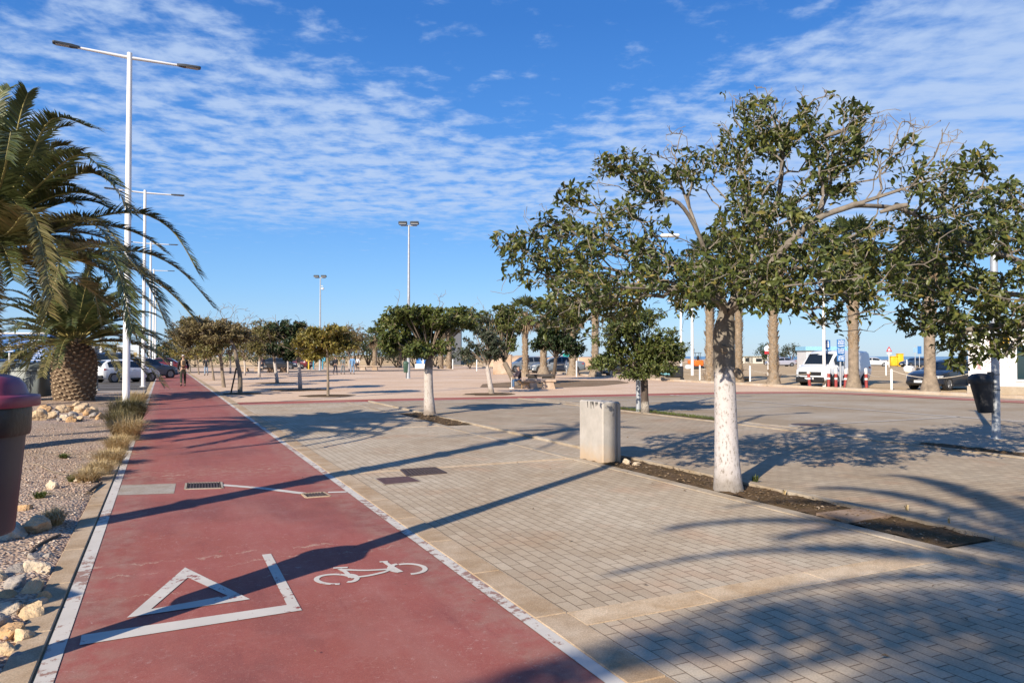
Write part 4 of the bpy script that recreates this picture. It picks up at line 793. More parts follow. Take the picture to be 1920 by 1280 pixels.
# fan palms along the far kerb
LF_FAN = leafmat('fan palm leaf', (0.035, 0.055, 0.018), (0.11, 0.13, 0.04), (0.2, 0.16, 0.07), 0.45, 0.2)
LF_DEAD = leafmat('dead palm skirt', (0.16, 0.11, 0.065), (0.33, 0.24, 0.15), (0.38, 0.29, 0.2), 0.8, 0.2)
FTRUNK = mat('fan palm trunk', (0.24, 0.185, 0.13), 0.9, 0.4, 5, 0.7, 30, 0.02); FBOOT = mat('fan palm boots', (0.33, 0.245, 0.16), 0.9, 0.4, 12, 0.5, 40, 0.02)
def fan_palm(label, base, H_, r, seed, rb=None, skirt=True, ragged=1.0, nf=26, fl=0.95, group='fan palms along the car park kerb', smooth_to=0.0):
    rg = np.random.default_rng(seed); th = thing('fan_palm', label, 'palm tree', base, rg.random()*6, group); m = MB(); rb = (rb or r*1.7)*.78; r *= .9
    m.lathe([(rb,-.02),(rb*.85,.25),(r*1.05,.8),(r,H_*.5),(r*.92,H_*.9),(r*1.05,H_)], seg=14); ga = 2.39996; nb = int(H_*38*ragged)
    for k in range(nb):
        z = smooth_to+(H_-smooth_to)*(k+.5)/nb; a = k*ga+rg.uniform(-.5,.5); o = np.array([math.cos(a), math.sin(a), 0]); tn = np.array([-o[1], o[0], 0]); c = o*r*(1.35 if z < .5 else .97)+UZ*z; s = rg.uniform(.6, 1.6); hw = .07*s
        m.add([c-tn*hw-UZ*.03, c+tn*hw-UZ*.03, c+o*.10*s+tn*hw*.4+UZ*.16*s, c+o*.10*s-tn*hw*.4+UZ*.16*s, c+UZ*.10], [(0,1,2,3),(3,2,4)], 1)
    m.build('trunk', [FTRUNK, FBOOT], th, 30)
    for part, nn, e0, e1, mt in (('crown', nf, 80, -25, LF_FAN), ('dead_skirt', 22 if skirt else 0, -50, -82, LF_DEAD)):
        VV = []; FF = []; MI = []; n0 = 0
        for k in range(nn):
            e = rad(e0+(e1-e0)*k/max(1, nn-1)+rg.uniform(-8, 8)); a = k*ga; h = np.array([math.cos(a), math.sin(a), 0]); d = h*math.cos(e)+UZ*math.sin(e); st = UZ*(H_-(.1 if part == 'crown' else .15+.5*rg.random()))+h*r*.8
            pl = fl*(.9 if part == 'crown' else .35); hub = st+d*pl; S_ = np.cross(d, UZ); S_ = S_/np.linalg.norm(S_); N = np.cross(S_, d); ns = 15
            V = [st-S_*.02, st+S_*.02, hub+S_*.012, hub-S_*.012]; F = [(0,1,2),(0,2,3)]
            for j in range(ns):
                an = rad(-105+210*(j+.5)/ns); dv = d*math.cos(an)+S_*math.sin(an); pv = -d*math.sin(an)+S_*math.cos(an); L = fl*(.95-.25*abs(an)/2)*rg.uniform(.9, 1.08); i = len(V)
                V += [hub, hub+dv*L*.55-pv*.055+N*.03, hub+dv*L*.55+pv*.055-N*.03, hub+dv*L-UZ*L*.22]; F += [(i,i+1,i+2),(i+1,i+3,i+2)]
            VV += V; FF += [tuple(q+n0 for q in f) for f in F]; n0 += len(V)
        if nn: arr_obj(part, np.array(VV), np.array(FF), mt, th)
    return th
for k, (px, d, zt, r, lab, kw) in enumerate((
    (1743, 31.5, 470, .24, 'fan palm with smooth grey trunk in front of the dark saloon car', dict(rb=.55, ragged=.3, smooth_to=2.6)),
    (1600, 35.5, 455, .25, 'fan palm with grey foot and ragged upper trunk in front of the white van', dict(rb=.52, smooth_to=1.9, ragged=.8)),
    (1450, 39.5, 470, .24, 'ragged fan palm standing left of the white van', dict(rb=.55)), (1385, 46, 470, .24, 'fan palm showing just right of the big white trunk', dict(rb=.45)),
    (1331, 45, 480, .27, 'fan palm showing just left of the big white trunk', dict(rb=.5)), (1116, 58, 540, .30, 'thick fan palm trunk behind the left side of the bushy round tree', dict(rb=.75)),
    (1074, 62, 585, .32, 'fan palm with stout foot at the rear of the grey parked car', dict(rb=.8)), (1019, 66, 590, .32, 'fan palm with stout foot in front of the grey parked cars', dict(rb=.8)),
    (985, 58, 585, .22, 'fan palm with drooping brown skirt behind the seated person', dict(rb=.5)), (826, 95, 612, .36, 'left one of two thick palm trunks beside the blue tank', dict(rb=.5)),
    (842, 95, 606, .36, 'right one of two thick palm trunks beside the dark tower', dict(rb=.5)), (703, 98, 630, .30, 'fan palm with pale trunk left of the floodlight mast', dict(rb=.4)),
    (750, 104, 640, .25, 'thin pale palm trunk behind the green pole bin', dict(rb=.35)))):
    b = gd(px, d); fan_palm(lab, b, zat(zt, d), r, 200+k, **kw)
# ---- grass tufts, weeds, rocks, pebbles
LF_DRYG = leafmat('dry tan grass blade', (0.40, 0.29, 0.13), (0.68, 0.52, 0.28), (0.74, 0.6, 0.36), 0.7, 0.25, 0.9); LF_GRNG = leafmat('dark green grass blade', (0.11, 0.105, 0.04), (0.28, 0.23, 0.10), (0.42, 0.33, 0.16), 0.6, 0.25, 0.9)
LF_WEED = leafmat('green weed', (0.06, 0.09, 0.02), (0.15, 0.18, 0.04), (0.2, 0.2, 0.06), 0.6, 0.3, 0.9)
def tuft(label, base, r, h, n, mt, seed, name='grass_tuft', cat='grass tuft', group=None, w=0.006):
    rg = np.random.default_rng(seed); a = rg.random(n)*2*math.pi; s = rg.random(n)**.7; rr = r*.35*np.sqrt(rg.random(n)); o = np.stack([np.cos(a), np.sin(a), 0*a], 1)
    b2_ = rg.random(n)*2*math.pi; P = np.stack([rr*np.cos(b2_), rr*np.sin(b2_), 0*a], 1); L = h*rg.uniform(.6, 1.15, n)
    mid = P+o*(s*r*.45)[:,None]+UZ*(L*.62)[:,None]; tip = P+o*(s*r*1.05)[:,None]+UZ*(L*(1-.55*s))[:,None]
    S_ = np.stack([-np.sin(a), np.cos(a), 0*a], 1)*w/2; V = np.stack([P-S_, P+S_, mid-S_*.8, mid+S_*.8, tip], 1).reshape(-1, 3)
    F = (np.arange(n)[:,None,None]*5+np.array([(0,1,3),(0,3,2),(2,3,4)])[None]).reshape(-1, 3)
    th = arr_obj(name, V, F, mt); th.location = tuple(float(x) for x in base); return tag(th, label, cat, group)
for k, (px, py, r, h, n, mt, lab) in enumerate((
    (255,760,.75,.50,500,LF_DRYG,'small tan grass tuft farthest up the path edge'), (240,795,.85,.70,1100,LF_GRNG,'tall dark green grass tuft right of the first white lamp post'), (222,805,.6,.5,600,LF_GRNG,'dark spiky grass tuft at the foot of the first white lamp post'),
    (238,826,.62,.48,900,LF_DRYG,'big golden grass tuft leaning over the path edge'), (222,846,.45,.30,500,LF_DRYG,'loose straw coloured tuft below the big golden one'), (208,872,.42,.26,600,LF_DRYG,'low brown straw tuft by the start of the bare kerb'), (188,892,.36,.22,450,LF_DRYG,'flattened dry tuft beside the pale stone'), (165,905,.34,.20,350,LF_DRYG,'wispy dry tuft just left of the pale stone'),
    (100,992,.20,.20,260,LF_DRYG,'small dry tuft growing among the near rocks'))):
    tuft(lab, gp(px, py)+UZ*.02, r*.95, h*1.08, int(n*1.4), mt, 300+k, w=0.012 if py < 800 else 0.008)
for k, (px, py, r) in enumerate(((75,938,.13), (120,862,.14), (135,905,.12), (1415,905,.1), (1700,960,.07), (1780,985,.06), (1470,930,.08))):
    tuft(('flat green weed patch in the pink gravel', 'flat green weed patch in the pink gravel', 'flat green weed patch in the pink gravel', 'small green weed at the foot of the big white trunk', 'thin weed stems sprouting by the back edge of the planter', 'thin weed stems sprouting by the back edge of the planter', 'thin weed stems sprouting by the back edge of the planter')[k], gp(px, py)+UZ*.02, r*(1 if k < 4 else .6), .10 if k < 4 else .09, 120 if k < 3 else 40 if k == 3 else 9, LF_WEED if k < 4 else LF_DRYG, 330+k, 'weed', 'weed', ('weeds in the pink gravel' if k < 3 else None if k == 3 else 'weeds in the planter'), 0.012)
ROCK = [mat('tan limestone', (0.58, 0.42, 0.25), 0.9, 0.28, 9, 0.8, 22, 0.03, fine=0.2), mat('pale limestone', (0.60, 0.48, 0.34), 0.9, 0.28, 9, 0.8, 24, 0.03, fine=0.2), mat('ochre limestone', (0.54, 0.33, 0.16), 0.9, 0.28, 7, 0.8, 22, 0.03, fine=0.2), mat('grey limestone', (0.36, 0.31, 0.26), 0.9, 0.25, 9, 0.8, 22, 0.03, fine=0.2)]
import bmesh
from mathutils import noise as mnoise
def rock(label, p, size, seed, mi, group=None, flat=0.75):
    rr = random.Random(seed); bm = bmesh.new(); bmesh.ops.create_icosphere(bm, subdivisions=4, radius=1.0); off = Vector((rr.random()*50, rr.random()*50, rr.random()*50))
    pl = [(Vector((rr.gauss(0,1), rr.gauss(0,1), rr.gauss(0,1))).normalized(), rr.uniform(.5, .85)) for _ in range(9)]
    for v in bm.verts:
        d = v.co.normalized(); k = 1.0
        for n, h in pl:
            c = d.dot(n)
            if c > 0.05: k = min(k, h/c)
        k *= 1+.16*mnoise.fractal(d*1.8+off, 1.0, 2.0, 4)+.05*mnoise.noise(d*7+off); v.co = d*k
    s = (size*rr.uniform(.85, 1.2), size*rr.uniform(.75, 1.0), size*flat*rr.uniform(.8, 1.1))
    for v in bm.verts: v.co = Vector((v.co.x*s[0], v.co.y*s[1], v.co.z*s[2]))
    me = bpy.data.meshes.new('rock'); bm.to_mesh(me); bm.free(); me.polygons.foreach_set('use_smooth', [True]*len(me.polygons)); me.set_sharp_from_angle(angle=rad(32)); me.materials.append(ROCK[mi])
    o = link(bpy.data.objects.new('rock', me)); o.location = (p[0], p[1], p[2]+s[2]*.62); o.rotation_euler = (rr.uniform(-.3,.3), rr.uniform(-.3,.3), rr.random()*6); return tag(o, label, 'rock', group)
k = 0
for px, py, s, mi in ((72,790,.24,0),(84,778,.22,2),(96,786,.20,0),(62,788,.18,2),(105,783,.14,3),(118,776,.22,0),(126,789,.17,1),(131,771,.20,2),(138,786,.18,3),(133,792,.15,2),(150,776,.22,0),(158,768,.20,0),(164,781,.24,2),(172,774,.18,0),(178,785,.15,3),(186,787,.14,2),(148,790,.13,0),(112,791,.12,3),(144,764,.17,0),(90,768,.17,3)):
    rock('rough tan limestone rock in the low pile below the pineapple trunk palm', gp(px, py), s, 400+k, mi, 'rocks of the far pile'); k += 1
for px, py, s, mi, lab in ((98,918,.10,1,'pointed pale stone standing alone on the pink gravel'), (153,905,.095,1,'pale tan stone lodged against the dry tufts'), (47,962,.10,2,'orange tan stone just right of the bin'), (20,1012,.16,1,'jagged pale rock directly below the bin'), (70,1003,.15,0,'long tan rock with an orange stain behind the small dry tuft'), (75,1076,.115,1,'cream rock sitting nearest the kerb in the near pile'),
    (105,742,.10,2,'small orange stone at the foot of the pineapple trunk palm'), (1397,714,.32,2,'orange boulder beside the ragged palms at the far kerb')):
    rock(lab, gp(px, py), s, 440+k, mi); k += 1
for px, py, s, mi in ((25,1110,.13,3),(58,1115,.12,0),(85,1128,.08,2),(38,1150,.11,2),(62,1158,.11,0),(12,1160,.12,1),(15,1195,.12,2),(40,1200,.08,0),(30,1085,.12,3),(5,1130,.12,2),(70,1138,.08,1),(55,1072,.10,3),(-20,1100,.14,0),(-30,1150,.13,1),(-15,1190,.12,3),(15,1225,.07,0),(30,1235,.05,3),(90,1050,.08,3),(70,1052,.10,3)):
    rock('rough tan rock of the near pile along the concrete kerb', gp(px, py)-UZ*s*.2, s*.88, 480+k, mi, 'rocks of the near pile'); k += 1
for px, py, s, lab in ((1176,871,.075,'pinkish rubble lump leaning at the foot of the concrete block'), (1192,874,.07,'squarish pale rubble lump beside the concrete block')): rock(lab, gp(px, py), s, 520+k, 1); k += 1
def pebbles(name, n, fn, size, mt, seed):
    rg = np.random.default_rng(seed); C = fn(rg, n); s = size*rg.uniform(.5, 1.4, (n, 1)); base = np.array([(1,0,0),(-1,0,0),(0,1,0),(0,-1,0),(0,0,.7),(0,0,-.5)])
    a = rg.random(n)*6.28; ca, sa = np.cos(a)[:,None], np.sin(a)[:,None]; B = base[None]*rg.uniform(.6, 1.2, (n, 6, 1)); X = B[...,0]*ca-B[...,1]*sa; Y = B[...,0]*sa+B[...,1]*ca
    V = (C[:,None]+np.stack([X, Y, B[...,2]], 2)*s[:,None]).reshape(-1, 3); T = np.array([(0,2,4),(2,1,4),(1,3,4),(3,0,4),(2,0,5),(1,2,5),(3,1,5),(0,3,5)])
    return struct(arr_obj(name, V, (np.arange(n)[:,None,None]*6+T[None]).reshape(-1, 3), mt), 'stuff')
PEB = leafmat('pink pebble', (0.28, 0.19, 0.14), (0.56, 0.41, 0.31), (0.64, 0.55, 0.44), 0.9, 0.0, 0.85)
def gf(rg, n):
    y = 2+rg.random(n)**1.6*22; x = -0.78-rg.random(n)**1.2*(1.5+y*.55); return np.stack([x, y, .03+.012*rg.random(n)], 1)
pebbles('loose_gravel', 14000, gf, 0.017, PEB, 1)
LIT = leafmat('leaf litter', (0.09, 0.06, 0.033), (0.26, 0.17, 0.09), (0.36, 0.28, 0.2), 0.85, 0.0, 0.9)
def litter(name, n, box, seed, L=0.05, z=0.03):
    rg = np.random.default_rng(seed); P = np.stack([rg.uniform(box[0], box[1], n), rg.uniform(box[2], box[3], n), np.full(n, z)+rg.random(n)*.02], 1)
    D = norm(rg.normal(size=(n, 3))*np.array([1, 1, .15])); LL = L*rg.uniform(.5, 1.4, n); V, F = leaves_simple(P, D, norm(UZ+rg.normal(size=(n, 3))*.35), LL, LL*.45); return struct(arr_obj(name, V, F, LIT), 'stuff')
litter('leaf_litter', 900, (5.9, 6.48, 4.05, 9.3), 1, 0.036); litter('leaf_litter', 260, (5.9, 6.48, 15.9, 19.8), 2); litter('leaf_litter', 260, (12.25, 12.7, 0, 9), 3); litter('leaf_litter', 110, (2.3, 9, 2, 12), 4, 0.035, 0.018); litter('leaf_litter', 500, (-2.4, -.7, 3, 14), 5, 0.04, 0.035); litter('leaf_litter', 60, (-.4, 1.9, 3, 20), 6, 0.022, 0.018)
def gg(rg, n):
    return np.stack([12.24+rg.random(n)*.46, 14.3+rg.random(n)*5, .03+0*rg.random(n)], 1)
rgx = np.random.default_rng(77); n_ = 1500; P = gg(rgx, n_); D = norm(rgx.normal(size=(n_, 3))*np.array([.5,.5,.3])+UZ*.9); L = rgx.uniform(.03, .09, n_); V, F = leaves_simple(P, D, norm(rgx.normal(size=(n_, 3))), L, L*.16); struct(arr_obj('ground_grass', V, F, LF_WEED), 'stuff')
# a stick and a bit of hose on the gravel
for lab, pts, r, m_, nm in (('thin curved dry twig lying on the pink gravel', ((45,875),(70,876),(100,890),(128,896)), .008, BARK, 'dry_twig'), ('short black stick lying beside the dry tufts', ((165,930),(178,920),(190,911)), .018, BARKD, 'stick'), ('long black stick among the near rocks', ((52,1052),(75,1030),(112,1012)), .014, BARKD, 'stick')):
    P = [gp(*p)+UZ*(.045) for p in pts]; m = MB(); m.tube(spl(P, 4), r, 6); tag(m.build(nm, m_), lab, 'stick')
# ------------------------------------------------------------------ street furniture
WHITEM = mat('white painted steel', (0.78, 0.76, 0.72), 0.45, 0.05, 3, metal=0.0); GALV = mat('galvanised steel', (0.42, 0.44, 0.46), 0.5, 0.12, 6, metal=0.4); DKM = mat('dark grey metal', (0.05, 0.055, 0.06), 0.45, 0.15, 8)
BLK = mat('black plastic', (0.018, 0.018, 0.02), 0.5, 0.25, 10); LED = mat('grey lamp lens', (0.35, 0.36, 0.38), 0.3, 0.05)
def street_lamp(label, base, H_=10.4, arm=1.75, rz=0.0, group='white double arm street lamps along the path'):
    th = thing('street_lamp', label, 'street lamp', base, rz, group)
    m = MB(); m.tube([(0,0,0),(0,0,.02),(0,0,.03),(0,0,2.6),(0,0,2.62),(0,0,6),(0,0,H_)], [.17,.17,.098,.098,.09,.085,.068], 18); m.build('pole', WHITEM, th)
    m = MB(); m.box((.098,0,1.0), (.012,.10,.32), bev=.005); m.build('access_door', WHITEM, th)
    for s in (-1, 1):
        m = MB(); m.tube([(s*.05,0,H_-.14),(s*(arm-.45),0,H_-.14+.03)], [.048,.034], 10); m.build('arm', WHITEM, th)
        h = MB(); h.add([(s*(arm-.5),-.05,H_-.13),(s*(arm-.5),.05,H_-.13),(s*(arm-.3),-.10,H_-.13),(s*(arm-.3),.10,H_-.13),(s*(arm+.12),-.12,H_-.10),(s*(arm+.12),.12,H_-.10),(s*(arm+.16),-.08,H_-.10),(s*(arm+.16),.08,H_-.10)]+[(s*(arm-.5),-.04,H_-.07),(s*(arm-.5),.04,H_-.07),(s*(arm-.3),-.11,H_-.07),(s*(arm-.3),.11,H_-.07),(s*(arm+.12),-.10,H_-.055),(s*(arm+.12),.10,H_-.055),(s*(arm+.16),-.07,H_-.06),(s*(arm+.16),.07,H_-.06)],
          [(0,1,3,2),(2,3,5,4),(4,5,7,6),(8,10,11,9),(10,12,13,11),(12,14,15,13),(0,2,10,8),(2,4,12,10),(4,6,14,12),(1,9,11,3),(3,11,13,5),(5,13,15,7),(6,7,15,14),(0,8,9,1)])
        hd = h.build('lamp_head', DKM, th); l = MB(); l.box((s*(arm-.08),0,H_-.122), (.34,.17,.012)); l.build('lens', LED, hd)
    return th
for k, lab in enumerate(('white street lamp post carrying the maroon lidded bin', 'nearest white double arm street lamp in view, its foot behind the dark grass tufts', 'second white double arm street lamp, rising behind the palm fronds by the white hatchback',
    'third white street lamp along the path', 'fourth white street lamp along the path', 'fifth white street lamp along the path, farthest of the row')):
    street_lamp(lab, cw(-2.75, 3.55)+k*(RX*-8.35+AX*17.65), rz=rad(4))
def flood_mast(label, px, d, ztop, heads=2, r=.11):
    th = thing('floodlight_mast', label, 'floodlight mast', gd(px, d), -YAW); m = MB(); m.tube([(0,0,0),(0,0,.03),(0,0,.04),(0,0,ztop*.5),(0,0,ztop)], [r*2,r*2,r*1.15,r*.9,r*.55], 12); m.build('pole', GALV, th)
    m = MB(); m.tube([(-.6,0,ztop-.05),(.6,0,ztop-.05)], .04, 8); m.build('crossbar', GALV, th)
    for s in (-.42, .42):
        m = MB(); m.box((s,-.12,ztop+.12), (.62,.30,.18), 0, bev=.04, tilt=(rad(-28), 'X')); h = m.build('floodlight', DKM, th); l = MB(); l.box((s,-.215,ztop+.10), (.52,.012,.16), tilt=(rad(-28), 'X')); l.build('lens', LED, h)
    return th
flood_mast('tall grey floodlight mast with a green bin at its foot in the plaza', 766, 53, zat(422, 53)); flood_mast('distant floodlight mast with camera dome rising behind the yellow sapling', 600, 84, zat(520, 84))
o = [x for x in sc.objects if x.name.startswith('floodlight_mast')][-1]; m = MB(); m.lathe([(.02,-.16),(.13,-.1),(.16,.02),(.12,.12),(.02,.14)], (.28,0,zat(541, 84)), 14); m.tube([(0,0,zat(536,84)),(.28,0,zat(536,84))], .03, 6); m.build('camera_dome', WHITEM, o)
def bin_lathe_tub(m, prof, sx=1.0, sy=1.0, c=(0,0,0), mi=0, n=24, p=3.2):
    V = []
    for r, z in prof:
        for j in range(n):
            a = 2*math.pi*j/n; x, y = math.cos(a), math.sin(a); k = (abs(x)**p+abs(y)**p)**(-1/p); V.append((r*x*k*sx+c[0], r*y*k*sy+c[1], z+c[2]))
    F = []
    for i in range(len(prof)-1):
        for j in range(n): F.append((i*n+j, i*n+(j+1) % n, (i+1)*n+(j+1) % n, (i+1)*n+j))
    F.append(tuple(range(n-1, -1, -1))); F.append(tuple(range((len(prof)-1)*n, len(prof)*n))); m.add(V, F, mi)
# maroon bin fixed to the near lamp post
bp = cw(-2.70, 3.72); th = thing('litter_bin', 'dark grey litter bin with maroon domed lid hanging on the post at the left edge', 'litter bin', (bp[0], bp[1], 0), rad(-20))
m = MB(); bin_lathe_tub(m, [(.135,.70),(.15,.705),(.158,.72),(.185,1.05),(.205,1.30),(.21,1.345),(.20,1.35)], 1.0, .86); m.build('tub', mat('charcoal bin plastic', (0.044, 0.044, 0.050), 0.42, 0.12, 4, 0.1, 90, 0.002), th)
m = MB(); bin_lathe_tub(m, [(.212,1.20),(.218,1.22),(.222,1.33),(.215,1.36)], 1.0, .86, n=36); m.build('bag_overhang', mat('black bin bag', (0.012, 0.012, 0.013), 0.35, 0.3, 20, 0.5, 30, 0.006), th)
LIDM = mat('maroon lid plastic', (0.205, 0.036, 0.062), 0.38, 0.10, 5, 0.06, 120, 0.002)
m = MB(); bin_lathe_tub(m, [(.20,1.345),(.248,1.345),(.252,1.352),(.252,1.395),(.247,1.402),(.205,1.408),(.20,1.42),(.19,1.455),(.165,1.49),(.12,1.508),(.05,1.514)], 1.0, .9, n=40); m.build('lid', LIDM, th, 50)
m = MB(); m.box((0,-.197,1.435), (.22,.02,.055), bev=.008); m.build('opening', BLK, th)
m = MB(); m.box((-.04,.17,1.25), (.06,.10,.05)); m.box((-.04,.15,.85), (.06,.16,.05)); m.build('bracket', DKM, th)
# metal box whose shadow reaches the path (left of the frame)
cb = np.array([-3.0, 4.2, 0]); th = thing('control_cabinet', 'grey metal control cabinet standing on the gravel left of the view', 'cabinet', cb, rad(35)); m = MB(); m.box((0,0,.75), (.42,.42,1.5), bev=.02); m.build('body', GALV, th); m = MB(); m.box((0,-.215,.78), (.36,.012,1.3)); m.build('door', GALV, th)
# concrete service block in the planter
c0 = gp(1130, 870); cb = np.array([c0[0]+.155, c0[1]+.34, 0])
th = thing('concrete_block', 'upright grey concrete service block at the near end of the planter', 'concrete block', cb, 0.0)
cm_ = NT('weathered pale concrete'); z_ = cm_.n.new('ShaderNodeSeparateXYZ'); cm_.l.new(cm_.obj(), z_.inputs[0])
cc = cm_.mix(cm_.ramp(cm_.noise(5, 6, 0.65), [(0.3, 0.0), (0.7, 1.0)]), (0.37, 0.34, 0.30), (0.48, 0.44, 0.395))
cc = cm_.mix(cm_.ramp(cm_.math('ADD', z_.outputs[2], cm_.math('MULTIPLY', cm_.noise(7, 4), 0.3)), [(0.18, 0.75), (0.45, 0.0)]), cc, (0.47, 0.33, 0.20))
cc = cm_.mix(cm_.ramp(cm_.noise(26, 5, 0.7, cm_.mapping(cm_.obj(), (1.6, 1.6, 0.25))), [(0.55, 0.0), (0.72, 0.35)]), cc, (0.30, 0.27, 0.24)); cm_.col(cc); cm_.set(0.9, 0.2); cm_.bump(cm_.noise(60, 5, 0.65), 0.3, 0.006); CONC = cm_.m
m = MB(); m.box((0,0,.45), (.31,.68,.94), bev=.018); m.build('body', CONC, th, 30)
m = MB(); m.box((.06,-.345,.45), (.03,.02,.90), bev=.005); m.build('rib', CONC, th, 30)
m = MB(); m.box((.125,-.350,.45), (.05,.03,.90), bev=.006); m.build('rib', CONC, th, 30)
m = MB(); rr = random.Random(4)
for k in range(9):
    y = -.20+.035*k*rr.uniform(.7, 1.1); m.tube([(-.156,y,.91),(-.157,y-.01,.90-rr.uniform(.02,.10))], [.008,.003], 5)
m.build('tar_drip', BLK, th)
# post with black litter bin
pb = gp(1868, 822); th = thing('lamp_post', 'grey steel post under the dense fig at the right edge, carrying the black litter bin', 'lamp post', pb); m = MB(); m.tube([(0,0,0),(0,0,.012),(0,0,.014),(0,0,2.4),(0,0,4.6)], [.12,.12,.075,.072,.06], 16); m.build('pole', GALV, th)
m = MB(); m.box((.0,0,4.62), (.46,.2,.09), -YAW, bev=.03); m.build('lamp_head', DKM, th); m = MB()
for z in (.95, 1.25): m.tube([(.077*math.cos(a*.4), .077*math.sin(a*.4), z) for a in range(17)], .008, 5)
m.build('strap', DKM, th)
bb = pb-RX*.26; th = thing('litter_bin', 'black tilted litter bin with domed hood fixed to the grey post at the right', 'litter bin', (bb[0], bb[1], 0), -YAW)
def tl(V): 
    a = rad(9); return [(x*math.cos(a)+(z-.9)*math.sin(a)*-1, y, (z-.9)*math.cos(a)+x*math.sin(a)*.4+.9) for x, y, z in V]
m = MB(); bin_lathe_tub(m, [(.12,.50),(.135,.51),(.165,.85),(.185,1.05),(.185,1.08)], .95, .8); m.V = [np.array(tl(v)) for v in m.V]; m.build('tub', BLK, th)
m = MB(); bin_lathe_tub(m, [(.20,1.07),(.205,1.09),(.20,1.16),(.18,1.22),(.12,1.265),(.04,1.275)], 1.0, .85); m.V = [np.array(tl(v)) for v in m.V]; m.build('hood', BLK, th, 50)
m = MB(); m.box((.17,0,1.05), (.10,.08,.5)); m.build('bracket', DKM, th)
pb = gp(1197, 772); th = thing('lamp_post', 'bluish grey lamp post standing beside the round bushy tree', 'lamp post', pb); m = MB(); m.tube([(0,0,0),(0,0,.012),(0,0,.014),(0,0,2.2),(0,0,4.9)], [.13,.13,.07,.065,.05], 14); m.build('pole', GALV, th); m = MB(); m.tube([(0,0,4.85),(.15,-.05,5.05),(.7,-.3,5.1)], [.04,.035,.03], 8); m.build('arm', GALV, th); m = MB(); m.box((.85,-.38,5.1), (.55,.22,.09), rad(-24), bev=.03); m.build('lamp_head', WHITEM, th)
m = MB(); m.box((0,-.06,3.45), (.10,.05,.62), -YAW); m.build('yellow_plate', mat('yellow sign plate', (0.75, 0.5, 0.03), 0.5), th)
for k, (px, d, zt, lab) in enumerate(((1277, 75, 566, 'thin white lamp pole left of the big white trunk'), (1298, 62, 545, 'white lamp pole behind the orange digger'), (1545, 39.2, 520, 'tall white pole directly in front of the white van'), (1605, 95, 560, 'far white pole behind the van'), (190, 62, 560, 'slender white pole between the stout palm and the nearest lamp'), (322, 70, 678, 'short white bollard post at the far end of the cycle path'))):
    th = thing('white_pole' if zt < 650 else 'white_post', lab, 'pole', gd(px, d)); m = MB(); h = zat(zt, d); m.tube([(0,0,0),(0,0,h*.5),(0,0,h)], [.09 if d < 50 else .13, .08 if d < 50 else .12, .06 if d < 50 else .1], 10); m.build('shaft', WHITEM, th)
    if k in (0, 3): m = MB(); m.tube([(0,0,h-.05),(-.9,0,h+.05)], .05, 6); m.box((-1.2,0,h+.05), (.8,.25,.12), 0, bev=.03); m.build('lamp_head', WHITEM, th)
# green pole bin, blue tank, play posts
th = thing('litter_bin', 'slim green bin standing at the foot of the tall floodlight mast', 'litter bin', gd(761.5, 53), -YAW); m = MB(); bin_lathe_tub(m, [(.15,.45),(.17,.47),(.20,1.05),(.20,1.1)], 1, .9); m.build('tub', mat('dark green plastic', (0.03, 0.075, 0.05), 0.5), th); m = MB(); bin_lathe_tub(m, [(.22,1.1),(.22,1.16),(.14,1.25),(.05,1.27)], 1, .9); m.build('lid', mat('dark green plastic', (0.03, 0.075, 0.05), 0.5), th); m = MB(); m.box((.1,.05,.8), (.2,.05,.06)); m.tube([(.0,.1,0),(.0,.1,.6)], .03, 6); m.build('bracket', DKM, th)
BLUE = mat('bright blue plastic', (0.03, 0.16, 0.45), 0.45)
th = thing('water_tank', 'blue and white water tank beside the two thick palm trunks', 'tank', gd(794, 93), -YAW); m = MB(); m.box((0,0,.35), (2.0,1.2,.6), bev=.05); m.build('base', WHITEM, th); m = MB(); m.lathe([(.85,.65),(.95,.7),(.95,1.25),(.8,1.5),(.3,1.62)], seg=20, sx=.95, sy=.6); m.build('tank', BLUE, th); m = MB(); m.box((0,-.58,1.0), (.25,.03,.5)); m.build('label_panel', WHITEM, th)
for k, (px, c, lab) in enumerate(((579, (0.6,.4,.04), 'yellow play post beyond the yellow sapling'), (588, (.05,.25,.35), 'left teal play post beyond the yellow sapling'), (605, (.05,.25,.35), 'right teal play post beyond the yellow sapling'))):
    th = thing('play_post', lab, 'play equipment', gd(px, 88), -YAW); mm = mat('play paint %d' % min(k, 1), c, 0.5); m = MB(); m.tube([(0,0,0),(0,0,1.1)], .09, 8); m.build('post', mm, th); m = MB(); m.box((0,0,1.25), (.7,.12,.5), bev=.05); m.build('panel', mm, th); m = MB(); m.lathe([(.3,0),(.3,.06)], seg=12); m.build('foot', KERBG, th)
# benches
def bench(label, px, d, L=2.6, rz=0.0, m_=KERBM, hgt=.48, name='concrete_bench', cat='bench'):
    th = thing(name, label, cat, gd(px, d), rz-YAW); m = MB(); m.box((0,0,hgt-.07), (L,.62,.15), bev=.03); m.build('seat', m_, th)
    for s in (-1, 1):
        m = MB(); x = s*L*.26; V = [(x-.34,-.24,0),(x+.34,-.24,0),(x+.34,.24,0),(x-.34,.24,0),(x-.24,-.24,hgt-.145),(x+.24,-.24,hgt-.145),(x+.24,.24,hgt-.145),(x-.24,.24,hgt-.145)]
        m.add(V, [(3,2,1,0),(4,5,6,7),(0,1,5,4),(1,2,6,5),(2,3,7,6),(3,0,4,7)]); m.build('leg', m_, th)
    return th
BENCH = slabmat('pale pink concrete', (0.58, 0.46, 0.36), big=1.0)
bench('pale concrete bench on two splayed feet with a person seated at its left end', 1012, 36.5, 1.62, 0.0, BENCH)
